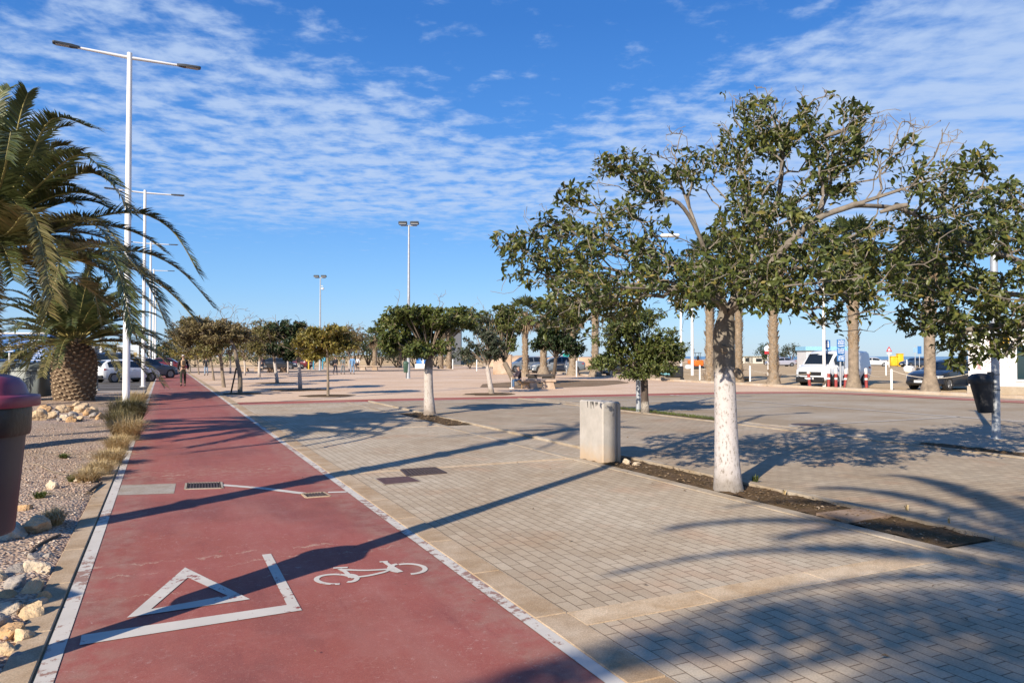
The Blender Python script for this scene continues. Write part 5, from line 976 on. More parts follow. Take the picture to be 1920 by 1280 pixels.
bench('dark concrete bench behind the pale one at the foot of the evergreen', 1012, 43, 1.6, rad(3), slabmat('dark weathered concrete', (0.10, 0.09, 0.085), big=1.0), .55)
bench('low pale bench on two feet far behind the walking group', 692, 84, 2.6, 0, BENCH, .55); bench('dark slab bench on pale feet under the dark grove trees', 520, 74, 2.4, 0, slabmat('brown slab', (0.2, 0.14, 0.10)), .5)
bench('long pale bench between the grove trunks near the person in the dark jacket', 472, 78, 2.6, 0, BENCH, .5)
# fence posts and ropes of the dirt car park
posts = [(1312, 50), (1406, 47), (1671, 34.8), (1661, 60), (1062, 66), (1081, 58), (894, 80), (849, 92), (1040, 62), (1755, 60), (1700, 78)]
pl = ('between the ragged palm and the orange digger', 'left of the ragged fan palms', 'in front of the dark saloon car', 'half way across the dirt beside the white rubble', 'at the rear of the grey car', 'beside the stout palm foot behind the car', 'behind the small grey green tree', 'right of the two thick palm trunks', 'between the grey cars and the evergreen', 'behind the smooth palm', 'in front of the far dark car')
pr = {}
for k, (px, d) in enumerate(posts):
    b = gd(px, d); pr[k] = b; th = thing('fence_post', 'white round fence post '+pl[k], 'fence post', b, 0, 'white rope fence posts'); h = 1.0 if d < 55 else 1.25; m = MB(); m.lathe([(.055,0),(.055,h-.02),(.04,h),(.0,h+.005)], seg=12); m.build('shaft', WHITEM, th); m = MB(); m.lathe([(.062,h*.62),(.062,h*.66)], seg=12); m.build('collar', WHITEM, th)
ROPE = mat('pale rope', (0.55, 0.48, 0.38), 0.9)
def rope(label, a, b, za=.8, zb=.8, sag=.18, r=.016):
    P = [np.array(a)*(1-t)+np.array(b)*t+UZ*(za*(1-t)+zb*t-sag*4*t*(1-t)) for t in np.linspace(0, 1, 14)]; m = MB(); m.tube(P, r, 6); o = m.build('rope', ROPE); tag(o, label, 'rope', 'ropes of the car park fence')
rope('pale rope sagging between the two ragged fan palms and the digger side post', pr[0], pr[1]); rope('pale rope running from the ragged palms to the red bollards', pr[1], gd(1517, 38.5), .75, .7); rope('pale rope from the red bollards past the van rear to the next post', gd(1624, 37.6), pr[2], .75, .8)
rope('pale rope slung across the dark saloon car from post to kiosk', pr[2], gd(1815, 31.8), .95, .85, .28); rope('upper pale rope beside the stout palm foot', pr[4], pr[5], .9, .9, .05); rope('pale rope behind the seated person', pr[6], pr[4], .9, .9, .2)
REDP = mat('faded red bollard paint', (0.30, 0.045, 0.04), 0.6, 0.2, 12); WHP = mat('white bollard band', (0.72, 0.68, 0.64), 0.6, 0.1)
for k, (px, d, tilt, lab) in enumerate(((1518, 38.5, -.10, 'red bollard leaning left at the front corner of the van'), (1553, 38.6, .02, 'red bollard just right of the tall white pole'), (1567, 38.2, .0, 'red bollard left of the blue totem sign'), (1584, 37.8, .06, 'thick red bollard right of the blue totem sign'), (1592, 37.9, -.12, 'red bollard half hidden behind the palm foot'), (1624, 37.6, -.03, 'red bollard by the rear wheel of the van'))):
    th = thing('bollard', lab, 'bollard', gd(px, d), -YAW, 'red and white bollards beside the van'); th.rotation_euler = (0, tilt, -YAW); m = MB(); m.lathe([(.075,0),(.075,.70)], seg=14); m.build('shaft', REDP, th); m = MB(); m.lathe([(.078,.70),(.078,.96),(.05,1.0),(0,1.01)], seg=14); m.build('top_band', WHP, th); m = MB(); m.lathe([(.078,.40),(.078,.50)], seg=14); m.build('middle_band', WHP, th)
# signs
BSIGN = mat('blue sign face', (0.035, 0.16, 0.42), 0.45, 0.06); WSIGN = mat('white sign print', (0.78, 0.80, 0.82), 0.5, 0.03); RSIGN = mat('red sign paint', (0.5, 0.03, 0.04), 0.5, 0.05)
d = 37.2; th = thing('totem_sign', 'tall blue information totem with white lettering in front of the van', 'sign', gd(1576, d), -YAW); z1, z0 = zat(636, d), zat(677, d); k_ = d/FPX
m = MB(); m.tube([(0,.03,0),(0,.03,z1)], .045, 10); m.build('pole', GALV, th); m = MB()
for a, b in ((636,652),(653,664.5),(665.5,677)): m.box((0,-.03,(zat(a,d)+zat(b,d))/2), (14.6*k_, .04, (b-a)*k_), bev=.008)
pn = m.build('panel', BSIGN, th); rr = random.Random(2); m = MB()
for py in (638.5, 642, 645, 648.5, 655, 658, 661, 668, 671, 674):
    x = -5.6*k_
    while x < 5.4*k_:
        w = rr.uniform(.6, 1.6)*k_; m.box((x+w/2, -.054, zat(py, d)+rr.uniform(-.01,.01)), (w*.86, .008, rr.uniform(.9, 1.9)*k_)); x += w+rr.choice((0, 0, .5*k_))
m.build('lettering', WSIGN, pn)
d = 40; th = thing('parking_sign', 'small blue square sign on a grey pole just right of the tall white pole', 'sign', gd(1551.5, d), -YAW); m = MB(); m.tube([(0,.03,0),(0,.03,zat(637,d))], .035, 8); m.build('pole', GALV, th); m = MB(); m.box((0,-.02,zat(646,d)), (10*d/FPX,.03,17*d/FPX), bev=.006); pn = m.build('plate', BSIGN, th); m = MB(); m.lathe([(.05,0),(.05,.01)], (0,-.04,zat(641,d)), 10, M=Matrix.Rotation(rad(90),3,'X')); m.box((0,-.042,zat(647,d)), (.12,.01,.22)); m.build('symbol', WSIGN, pn)
def cross_sign(label, px, py, d, s, yaw=0):
    th = thing('crossing_sign', label, 'road sign', gd(px, d), -YAW+yaw); zc = zat(py, d); m = MB(); m.tube([(0,.05,0),(0,.05,zc+s*.5)], .04, 8); m.build('pole', WHITEM, th); m = MB(); m.box((0,0,zc), (s,.03,s), bev=.012); pn = m.build('plate', BSIGN, th)
    m = MB(); m.add([(-s*.36,-.018,zc-s*.26),(s*.36,-.018,zc-s*.26),(0,-.018,zc+s*.40)], [(0,1,2)]); m.build('triangle', WSIGN, pn, 0); m = MB(); m.lathe([(s*.045,0),(s*.045,.004)], (0,-.021,zc+s*.16), 10, M=Matrix.Rotation(rad(90),3,'X')); m.tube([(0,-.022,zc+s*.12),(0,-.022,zc-s*.02)], s*.035, 6); m.tube([(0,-.022,zc-s*.02),(s*.09,-.022,zc-s*.2)], s*.025, 6); m.tube([(0,-.022,zc-s*.02),(-s*.09,-.022,zc-s*.2)], s*.025, 6); m.build('walker_symbol', BLK, pn)
    m = MB(); m.box((0,-.018,zc-s*.38), (s*.7,.004,s*.07)); m.build('stripe', WSIGN, pn)
cross_sign('blue pedestrian crossing sign on a white pole behind the left palm', 17, 650, 34, .52, rad(15)); cross_sign('blue crossing sign seen at an angle behind the left side of the pineapple trunk', 108, 658, 48, .7, rad(50))
th = thing('warning_sign', 'small round red and white sign on a pole behind the ragged palm', 'road sign', gd(1440, 62), -YAW); m = MB(); m.tube([(0,.04,0),(0,.04,2.4)], .035, 7); m.build('pole', WHITEM, th); m = MB(); m.lathe([(.32,0),(.32,.02)], (0,0,zat(654,62)), 18, M=Matrix.Rotation(rad(90),3,'X')); m.build('disc', WSIGN, th); m = MB(); m.box((0,-.03,zat(661,62)), (.6,.03,.25)); m.build('plate', RSIGN, th)
th = thing('warning_sign', 'red triangle sign standing out in the dirt right of the van', 'road sign', gd(1667, 110), -YAW); m = MB(); m.tube([(0,.04,0),(0,.04,2.3)], .05, 7); m.build('pole', WHITEM, th); z = zat(654,110); m = MB(); m.add([(-.45,-.02,z-.4),(.45,-.02,z-.4),(0,-.02,z+.4),(-.45,.02,z-.4),(.45,.02,z-.4),(0,.02,z+.4)], [(0,1,2),(5,4,3),(0,3,4,1),(1,4,5,2),(2,5,3,0)]); m.build('triangle', RSIGN, th, 0); m = MB(); m.add([(-.22,-.03,z-.27),(.22,-.03,z-.27),(0,-.03,z+.14)], [(0,1,2)]); m.build('inner', WSIGN, th, 0); m = MB(); m.box((0,0,z-.68), (.7,.03,.14)); m.build('plate', WSIGN, th)
for k, (px, lab) in enumerate(((1716, 'pale blue sign left of a darker one on the skyline'), (1724, 'dark blue sign on the skyline behind the smooth palm'))):
    th = thing('skyline_sign', lab, 'sign', gd(px, 105), -YAW); m = MB(); m.tube([(0,.04,0),(0,.04,3.2)], .05, 7); m.build('pole', GALV, th); m = MB(); z0 = zat(656,105); m.box((0,0,z0), (.55,.04,1.1 if k else .7), bev=.01); m.build('plate', BSIGN if k else mat('pale blue plate', (0.25, 0.42, 0.62), .5), th)
# notice board and shop front to the left
th = thing('notice_board', 'large pale grey notice board behind the nearest lamp post above the parked cars', 'sign', gd(240, 66), -YAW); d = 66; m = MB()
for x in (-18, 18): m.tube([(x*d/FPX,.06,0),(x*d/FPX,.06,zat(648,d))], .06, 8)
m.build('post', GALV, th); m = MB(); m.box((0,0,zat(660,d)), (42*d/FPX,.06,27*d/FPX), bev=.01); m.build('board', mat('pale board', (0.46, 0.50, 0.53), .5, .05), th); m = MB(); m.box((-14*d/FPX,-.035,zat(665,d)), (11*d/FPX,.012,7*d/FPX)); m.build('blue_panel', BSIGN, th); m = MB(); m.box((14*d/FPX,-.035,zat(664,d)), (6*d/FPX,.012,7*d/FPX)); m.build('tan_panel', mat('tan print', (0.5, 0.35, 0.15), .5), th)
m = MB()
for j in range(5): m.box((-2*d/FPX+j*.02,-.035,zat(652+2.2*j,d)), ((14-2*(j%2))*d/FPX,.012,.035))
m.build('text_lines', mat('grey print', (0.2, 0.22, 0.25), .5), th)
BW = mat('white render', (0.62, 0.61, 0.60), 0.8, 0.06, 2); BBL = mat('blue cladding', (0.07, 0.17, 0.42), 0.4, 0.1, 2)
d = 120; th = thing('shop_building', 'blue and white low building behind the grey container at the left', 'building', gd(62, d), -YAW); m = MB(); m.box((0,0,2.6), (8.5,5,5.2)); m.build('wall', BBL, th); m = MB()
for j in range(11): m.box((1.0+.0*j+1.2,-2.53,1.0+j*.36), (2.4,.06,.10))
m.build('louvre', BW, th); m = MB(); m.box((-1.6,-2.54,3.0), (3.0,.08,.9)); m.build('sign_band', BW, th); m = MB(); m.box((-1.0,-2.6,3.0), (1.1,.06,.7)); m.build('blue_sign', BBL, th); m = MB(); m.box((-1.6,-2.54,1.2), (2.6,.06,1.8)); m.build('window', glassmat(), th); m = MB(); m.box((0,0,5.3), (8.8,5.3,.25)); m.build('roof', BW, th)
d = 120; th = thing('small_building', 'small white flat roofed hut right of the pineapple trunk', 'building', gd(172, d), -YAW); m = MB(); m.box((0,0,1.5), (2.6,3,3.0)); m.build('wall', BW, th); m = MB(); m.box((0,-.1,3.1), (3.0,3.4,.3)); m.build('roof', BW, th); m = MB(); m.box((.2,-1.52,1.6), (.9,.05,.9)); m.build('window', glassmat(), th)
d = 140; th = thing('tower_building', 'plain dark grey tower block right of the two thick palm trunks', 'building', gd(853, d), -YAW); m = MB(); m.box((0,0,3.2), (2.4,2.4,6.4)); m.build('wall', mat('dark tower cladding', (0.10, 0.105, 0.12), 0.7), th); m = MB(); m.box((0,0,6.5), (2.6,2.6,.25)); m.build('roof', DKM, th); m = MB()
for z in (1.5, 3.0, 4.5): m.box((-.3,-1.22,z), (.9,.05,.6))
m.build('window', glassmat(), th)
d = 95; th = thing('ticket_office', 'white and orange office hut with pale blue roof edge behind the white van', 'building', gd(1542, d), -YAW); z = zat(656, d); w = 78*d/FPX; m = MB(); m.box((0,0,z/2), (w,3,z)); m.build('wall', BW, th); m = MB(); m.box((0,-.1,z+.18), (w+.4,3.4,.5)); m.build('roof', mat('pale blue fascia', (0.25, 0.5, 0.68), .5), th)
for j, x in enumerate((-2.1,-1.0,.2,2.2)): m = MB(); m.box((x,-1.52,z*.55), (.7,.05,1.0)); m.build('window', glassmat(), th)
m = MB(); m.box((1.1,-1.53,z*.55), (.8,.06,1.0)); m.build('orange_panel', mat('orange panel', (0.42, 0.17, 0.06), .6), th); m = MB()
for x in (-.6, 1.7): m.box((x,-1.54,z*.5), (.12,.08,z))
m.build('pilaster', mat('reddish trim', (0.45, 0.2, 0.14), .6), th)
# kiosk at right edge
d = 32.0; k_ = d/FPX; L0 = gd(1815, d); th = thing('kiosk', 'white kiosk with pink lettering and dark window at the right edge behind the bin', 'kiosk', L0, -YAW-rad(34)); zt = zat(626, d)
m = MB(); m.box((2.6,1.5,.16), (5.3,3.1,.32)); m.build('plinth', slabmat('kiosk concrete base', (0.45, 0.40, 0.33)), th); m = MB(); m.box((2.6,1.5,.32+(zt-.32)/2), (5.2,3.0,zt-.32), bev=.02); m.build('wall', mat('kiosk white panel', (0.80, 0.78, 0.76), 0.5, 0.03, 2), th); m = MB(); m.box((2.6,1.45,zt+.06), (5.5,3.3,.14), bev=.02); m.build('roof', BW, th)
m = MB(); m.box((3.05,-.02,1.35), (2.6,.06,1.45)); m.build('window', glassmat('dark teal glass', (0.012, 0.035, 0.045)), th); m = MB(); m.box((3.05,-.035,.58), (2.7,.05,.10)); m.build('window_sill', BW, th)
PINK = mat('faded pink print', (0.62, 0.26, 0.27), .6, .05); text_part('lettering', 'GENERALITAT', .155, PINK, th, (.58,-.012,1.30), (rad(90),0,0)); text_part('lettering', 'VALENCIANA', .155, PINK, th, (.58,-.012,1.10), (rad(90),0,0))
m = MB(); m.lathe([(.10,0),(.10,.006)], (.40,-.008,1.27), 16, M=Matrix.Rotation(rad(90),3,'X'), sx=.8, sy=1.3); m.box((.40,-.01,1.10), (.16,.01,.10)); m.box((.40,-.01,1.44), (.10,.01,.06)); m.build('emblem', PINK, th)
m = MB(); m.box((.95,-.06,zt-.30), (.34,.05,.34), bev=.02); m.build('red_sign', RSIGN, th); m = MB(); m.box((1.35,-.06,zt-.28), (.30,.05,.30), bev=.02); m.build('yellow_sign', mat('yellow sign', (0.75, 0.45, 0.03), .5), th)
# containers at left
def container(label, base, rz, body, lidm, s=1.0):
    th = thing('waste_container', label, 'waste container', base, rz); m = MB(); m.box((0,0,.72), (1.75,1.15,1.1), bev=.10)
    m.build('body', body, th, 50); m = MB(); V = []
    for x in (-.9, .9): V += [(x, .62*math.cos(a*math.pi/8), 1.22+.34*math.sin(a*math.pi/8)) for a in range(9)]
    m.add(V, [(i, i+1, i+10, i+9) for i in range(8)]+[tuple(range(8, -1, -1)), tuple(range(9, 18)), (0, 9, 17, 8)]); m.build('lid', lidm, th, 40); m = MB()
    for x in (-.5,-.25,0,.25,.5): m.box((x,-.585,.62), (.10,.04,.62), bev=.015)
    m.build('rib', body, th)
    for sx in (-.6, .6):
        m = MB(); m.lathe([(.10,-.04),(.10,.04)], (sx,-.42,.10), 12, M=Matrix.Rotation(rad(90),3,'Y')); m.build('wheel', BLK, th)
    for sx in (-.45, .45): m = MB(); m.lathe([(.09,0),(.09,.02),(.03,.025)], (sx,-.58,1.1), 14, M=Matrix.Rotation(rad(90),3,'X')); m.build('badge', body, th)
    th.scale = (s, s, s); return th
GRYP = mat('grey green container plastic', (0.165, 0.19, 0.185), 0.5, 0.1, 3); YELP = mat('yellow lid plastic', (0.68, 0.42, 0.01), 0.45, 0.08)
container('grey rounded waste container behind the left palm trunk', gd(47, 26.5), -YAW+rad(4), GRYP, GRYP, .90); container('waste container with yellow lid behind the grey one', gd(78, 30.0), -YAW+rad(4), GRYP, YELP, 1.0).scale = (.55, .82, .82)
# loose things in the dirt lot
th = thing('rubble_block', 'white painted concrete lump lying on the dirt right of the van', 'concrete block', gd(1704, 74), .3); m = MB(); m.box((0,0,.32), (1.1,.8,.64), bev=.16); m.build('body', WHITEM, th); m = MB(); m.tube([(0,0,.6),(0,0,.74)], .05, 6); m.build('lifting_eye', DKM, th)
for k, (px, w, lab) in enumerate(((1675, 1.1, 'yellow rounded skip on the far dirt'), (1687, .9, 'yellow upright box on the far dirt'))):
    th = thing('yellow_box', lab, 'box', gd(px, 120), -YAW); m = MB(); m.box((0,0,.8 if not k else 1.0), (w,.9,1.5 if not k else 2.0), bev=.12); m.build('body', mat('site yellow', (0.72, 0.45, 0.02), .5), th); m = MB(); m.box((0,0,1.6 if not k else 2.03), (w*1.05,.95,.1), bev=.03); m.build('lid', mat('site yellow', (0.72, 0.45, 0.02), .5), th)
th = thing('digger', 'small orange digger parked on the dirt behind the white fence posts', 'digger', gd(1303, 92), -YAW); ORG = mat('orange machine paint', (0.70, 0.14, 0.015), .45, .08); m = MB(); m.box((.6,0,.95), (1.7,1.4,.9), bev=.15); m.build('body', ORG, th); m = MB(); m.box((-.7,0,1.15), (1.2,.8,.55), bev=.1); m.build('engine_cover', ORG, th); m = MB()
for y in (-.6, .6): m.box((.3,y,.25), (2.6,.38,.5), bev=.2)
m.build('track', BLK, th); m = MB()
for x, y in ((-.1,-.6),(.95,-.6),(-.1,.6),(.95,.6)): m.tube([(x,y,1.3),(x*.9,y,2.5)], .05, 6)
m.box((.42,0,2.55), (1.3,1.4,.08)); m.build('cab_frame', DKM, th); m = MB(); m.tube([(-1.2,0,1.2),(-.3,0,2.2),(-.2,0,3.2)], .12, 6); m.build('boom', DKM, th); m = MB(); m.box((.5,0,1.75), (.4,.5,.7), bev=.1); m.build('seat', BLK, th); m = MB(); m.box((-1.3,0,.35), (.9,1.3,.6), bev=.1); m.build('bucket', WHITEM, th); th.scale = (.68, .68, .8)
TEAL = mat('teal tarpaulin', (0.02, 0.34, 0.30), .5); th = thing('market_stall', 'teal roofed stall just behind the rear of the grey car', 'stall', gd(1070, 100), -YAW); m = MB(); m.box((0,0,1.75), (2.1,1.6,.5), bev=.1); m.build('roof', TEAL, th); m = MB()
for x, y in ((-1,-.7),(1,-.7),(-1,.7),(1,.7)): m.tube([(x,y,0),(x,y,1.6)], .04, 6)
m.build('post', WHITEM, th)
for k, (px, w, h, c, lab) in enumerate(((1395, 3.2, 1.6, (.62,.58,.5), 'pale blue and white hut on the far dirt right of the big trunk'), (1415, 5.5, 1.5, (.55,.52,.45), 'long pale low shed on the far skyline left of the ragged palm'))):
    th = thing('low_hut', lab, 'hut', gd(px, 170), -YAW); m = MB(); m.box((0,0,h/2), (w,2.5,h)); m.build('wall', mat('hut wall %d' % k, c, .8), th); m = MB(); m.box((0,-.1,h+.1), (w+.3,2.9,.2)); m.build('roof', mat('hut roof %d' % k, (.3,.42,.5) if k == 0 else (.4,.38,.3), .7), th); m = MB(); m.box((w*.1,-1.27,h*.5), (w*.25,.05,h*.5)); m.build('door', glassmat(), th)
th = thing('shopping_trolley', 'small dark cart with pale blue front panel under the bushy round tree', 'cart', gd(1258, 48), -YAW); m = MB(); m.box((.2,0,.6), (1.1,.6,.75), bev=.06); m.build('body', BLK, th); m = MB(); m.box((-.42,-.1,.62), (.6,.55,.5), bev=.06); m.build('panel', mat('pale teal panel', (.18,.42,.48), .5), th); m = MB()
for x in (-.6, .65): m.lathe([(.13,-.05),(.13,.05)], (x,-.3,.13), 12, M=Matrix.Rotation(rad(90),3,'X'))
m.build('wheel', BLK, th)
th = thing('low_wall', 'low whitish wall panel beside the leaning tree trunk', 'wall', gd(942, 66), -YAW); m = MB(); m.box((0,0,.85), (1.7,.25,1.7), bev=.03); m.build('panel', BENCH, th); m = MB(); m.box((0,0,1.73), (1.8,.32,.07)); m.build('coping', BENCH, th)
g = MB(); rgd = np.random.default_rng(3)
for k in range(16):
    px = 300+k*38+rgd.uniform(-10,10); b = gd(px, 150+rgd.uniform(0,30)); g.lathe([(14,-.2),(11,rgd.uniform(.4,.9)),(6,rgd.uniform(.9,1.6)),(1,rgd.uniform(1.4,2.0))], b, 14)
struct(g.build('dune', DIRT, None, 80)); g = MB()
for k in range(12):
    b = gd(900+k*36+rgd.uniform(-10,10), 190+rgd.uniform(0,40)); g.lathe([(14,-.2),(10,rgd.uniform(.3,.6)),(1,rgd.uniform(.6,1.2))], b, 12)
for k in range(9):
    b = gd(955+k*18, 118); g.lathe([(4,-.2),(3,rgd.uniform(.8,1.4)),(.5,rgd.uniform(1.4,2.0))], b, 10)
struct(g.build('far_dune', mat('orange sand heap', (0.50, 0.34, 0.21), .9, .3, .3), None, 80))
# ------------------------------------------------------------------ vehicles
TYRE = mat('tyre rubber', (0.018, 0.018, 0.019), 0.8, 0.2, 10); RIM = mat('alloy rim', (0.22, 0.225, 0.235), 0.35, 0.08, metal=0.6); TRIM = mat('black car trim', (0.015, 0.015, 0.016), 0.5, 0.2); PLATE = mat('number plate', (0.68, 0.68, 0.66), 0.5); HLAMP = mat('headlamp glass', (0.55, 0.57, 0.6), 0.12, 0.05, spec=0.8); TLAMP = mat('red tail lamp', (0.35, 0.012, 0.015), 0.15, 0.05)
PROF = {
 'hatch': dict(L=4.05, W=1.74, st=[(0,.42,.80,.93,.62,.70,.60),(.025,.30,.90,1.02,.76,.80,.62),(.06,.24,.93,1.24,.82,.84,.60),(.12,.21,.94,1.40,.86,.86,.58),(.28,.20,.94,1.46,.87,.87,.60),(.48,.20,.92,1.45,.87,.87,.60),(.585,.20,.91,1.36,.87,.87,.60),(.72,.20,.89,.96,.87,.86,.70),(.86,.20,.80,.87,.86,.82,.62),(.95,.22,.68,.74,.82,.74,.54),(.99,.28,.56,.60,.70,.62,.44),(1,.34,.5,.54,.6,.54,.4)], win=(.10,.66), wheels=(.185,.80), ws=(.585,.71), rw=(.03,.11)),
 'saloon': dict(L=4.75, W=1.82, st=[(0,.42,.80,.90,.64,.72,.60),(.02,.30,.90,1.0,.80,.82,.66),(.10,.22,.95,1.05,.88,.88,.68),(.16,.20,.95,1.10,.90,.90,.64),(.27,.20,.95,1.39,.91,.91,.58),(.40,.20,.94,1.45,.91,.91,.60),(.53,.20,.93,1.43,.91,.91,.60),(.60,.20,.92,1.33,.91,.91,.60),(.715,.20,.90,.98,.91,.89,.72),(.86,.20,.83,.90,.90,.86,.66),(.95,.22,.72,.78,.86,.78,.56),(.99,.28,.58,.64,.74,.66,.46),(1,.34,.52,.56,.64,.56,.42)], win=(.19,.665), wheels=(.19,.815), ws=(.60,.705), rw=(.165,.265)),
 'van': dict(L=4.95, W=1.92, st=[(0,.40,1.02,1.82,.86,.93,.78),(.02,.30,1.04,1.90,.92,.95,.80),(.12,.24,1.05,1.93,.95,.96,.82),(.40,.22,1.05,1.94,.96,.96,.82),(.62,.22,1.04,1.93,.96,.96,.82),(.70,.22,1.03,1.88,.96,.95,.80),(.76,.22,1.02,1.70,.96,.95,.78),(.865,.22,1.0,1.16,.95,.94,.80),(.94,.24,.93,1.02,.94,.90,.74),(.985,.28,.78,.86,.90,.82,.64),(1,.34,.62,.70,.80,.72,.56)], win=(.63,.80), wheels=(.17,.805), ws=(.745,.862), rw=(.001,.018)),
}
def vehicle(name, label, cat, base, ang, kind, pm, group=None, s=1.0, rimm=RIM, glass_all=False, badge=None, mid=None):
    K = PROF[kind]; L, Wd = K['L'], K['W']; th = thing(name, label, cat, base, ang, group); th.scale = (s, s, s); st = np.array(K['st'])
    def sec(t): return [np.interp(t, st[:,0], st[:,i]) for i in range(1, 7)]
    def xs(t): return (t-.5)*L
    def ring(t):
        zb, zl, zt, wb, wl, wt = sec(t); return [(0,zb),(wb*.85,zb),(wb*.97,zb+.10),(wl*1.0,zb+.28 if zb+.3 < zl else (zb+zl)/2),(wl*1.005,(zb+.28+zl)/2 if zb+.3 < zl else (zb+zl)/2+.01),(wl*.985,zl),(wt+(wl-wt)*.12,zt-(zt-zl)*.14),(wt*.86,zt-.015*(zt-zl)/.5),(0,zt+.012)]
    ts = sorted(set(list(st[:,0])+list(np.linspace(0, 1, 33)))); m = MB(); V = []; n = 17
    for t in ts:
        r = ring(t); full = [(y, z) for y, z in r]+[(-y, z) for y, z in r[-2:0:-1]]; n = len(full); V += [(xs(t), y, z) for y, z in full]
    F = []
    for i in range(len(ts)-1):
        for j in range(n): k = (j+1) % n; F.append((i*n+j, (i+1)*n+j, (i+1)*n+k, i*n+k))
    F.append(tuple(range(n))); F.append(tuple(range((len(ts)-1)*n+n-1, (len(ts)-1)*n-1, -1))); m.add(V, F)
    wr = .315 if kind != 'van' else .335
    body = m.build('body', pm, th, 38)
    G = glassmat()
    def side_pt(t, v, sgn, off=.012):
        r = ring(t); a, b = r[5], r[6]; y = a[0]+(b[0]-a[0])*v; z = a[1]+(b[1]-a[1])*v; return (xs(t), sgn*(y+off), z)
    t0, t1 = K['win']; splits = [t0, (t0+t1)/2-.008, (t0+t1)/2+.008, t1] if kind != 'van' else [t0, t1]
    if glass_all: splits = [.06, .22, .235, .42, .435, .61, .625, .79]
    for sgn in (1, -1):
        for a in range(0, len(splits), 2):
            A, B = splits[a], splits[a+1]; w = MB(); tt = np.linspace(A, B, 8); P = []
            for t in tt:
                zl, zt = sec(t)[1], sec(t)[2]; top = 1.0 if zt-zl > .18 else .8; P += [side_pt(t, .08, sgn), side_pt(t, .97*top, sgn)]
            w.add(P, [(2*i, 2*i+2, 2*i+3, 2*i+1) if sgn < 0 else (2*i+1, 2*i+3, 2*i+2, 2*i) for i in range(7)]); w.build('side_window', G, th, 60)
    for nm, (A, B) in (('windshield', K['ws']), ('rear_window', K['rw'])):
        w = MB(); P = []; tt = np.linspace(A, B, 6)
        for t in tt:
            r = ring(t); wy = r[7][0]
            if nm == 'rear_window' and kind == 'van': P += [(xs(0)-.012, y, z) for y in (-.74,-.4,.4,.74) for z in ()]
            P += [(xs(t)+(.010 if nm == 'windshield' else -.010), y*wy, r[8][1]+(r[7][1]-r[8][1])*abs(y)+.010) for y in (-1.02,-.5,.5,1.02)]
        w.add(P, [(4*i+j, 4*i+j+1, 4*i+5+j, 4*i+4+j) for i in range(5) for j in range(3)]); w.build(nm, G, th, 60)
    for t in K['wheels']:
        for sgn in (1, -1):
            yb = sec(t)[4]; R90 = Matrix.Rotation(rad(-90*sgn), 3, 'X')
            a = MB(); a.lathe([(wr+.055,-.10),(wr+.055,.004),(wr-.02,.006),(.02,.006)], (xs(t), sgn*(yb-.005), wr+.015), 26, M=R90); a.build('wheel_arch', TRIM, th)
            w = MB(); w.lathe([(wr*.62,-.18),(wr*.96,-.18),(wr,-.14),(wr,.0),(wr*.95,.035),(wr*.66,.03),(wr*.62,.0)], (xs(t), sgn*(yb-.0), wr), 26, M=R90); wh = w.build('wheel', TYRE, th, 50)
            q = MB(); q.lathe([(wr*.65,.0),(wr*.65,.030),(wr*.58,.030),(wr*.54,.012),(wr*.15,.012),(wr*.14,.03),(.01,.034)], (xs(t), sgn*yb, wr), 26, M=R90)
            for j in range(5):
                an = j*1.2566; q.box((xs(t)+wr*.34*math.cos(an), sgn*(yb+.022), wr+wr*.34*math.sin(an)), (wr*.46,.018,wr*.10), tilt=(-an, 'Y'))
            q.build('rim', rimm, wh, 40)
    zb, zl, zt, wb, wl, wt = sec(.975); xf = xs(1.0)
    for sgn in (1, -1):
        h = MB(); zc = (sec(.96)[1])-.04
        P = [(xs(.985)+.02, sgn*wl*.62, zc+.02),(xs(.985)+.02, sgn*wl*.62, zc-.10),(xs(.955)+.03, sgn*(sec(.955)[4]+.004), zc-.08),(xs(.955)+.03, sgn*(sec(.955)[4]+.004), zc+.05),(xs(.90), sgn*(sec(.90)[4]+.010), zc+.05),(xs(.90), sgn*(sec(.90)[4]+.010), zc+.0)]
        f = [(0,1,2,3),(3,2,5,4)]; h.add(P, f if sgn > 0 else [q[::-1] for q in f]); h.build('headlight', HLAMP, th, 0)
        h = MB(); z1 = sec(.03)[1]; P = [(xs(.012)-.012, sgn*sec(.012)[4]*.70, z1-.02),(xs(.012)-.012, sgn*sec(.012)[4]*.70, z1-.13),(xs(.03), sgn*(sec(.03)[4]+.012), z1-.13),(xs(.03), sgn*(sec(.03)[4]+.012), z1),(xs(.085), sgn*(sec(.085)[4]+.012), z1-.05)]
        f = [(0,3,2,1),(2,3,4)]; h.add(P, f if sgn > 0 else [q[::-1] for q in f]); h.build('tail_light', TLAMP, th, 0)
        h = MB(); tm = K['ws'][1]-.035; h.lathe([(.02,-.08),(.075,-.05),(.085,.03),(.03,.07)], (xs(tm), sgn*(sec(tm)[4]+.09), sec(tm)[1]+.06), 12, sx=.8, sy=1.2); h.box((xs(tm), sgn*(sec(tm)[4]+.02), sec(tm)[1]+.01), (.05,.12,.03)); h.build('mirror', pm, th)
        h = MB()
        for t in ((.47,) if kind == 'van' else (.30,.50)): h.box((xs(t), sgn*(sec(t)[4]+.015), sec(t)[1]-.10), (.20,.025,.03), bev=.008)
        h.build('door_handle', TRIM if kind == 'van' else pm, th)
    g = MB(); zg = sec(.985)[1]; gw, gh = (1.30, .20) if kind == 'van' else (.95, .15); g.box((xf-.02,0,zg-.10), (.12,gw,gh), bev=.03); g.box((xf-.01,0,.36), (.12,1.62 if kind == 'van' else 1.35,.30 if kind == 'van' else .18), bev=.05); g.build('grille', TRIM, th)
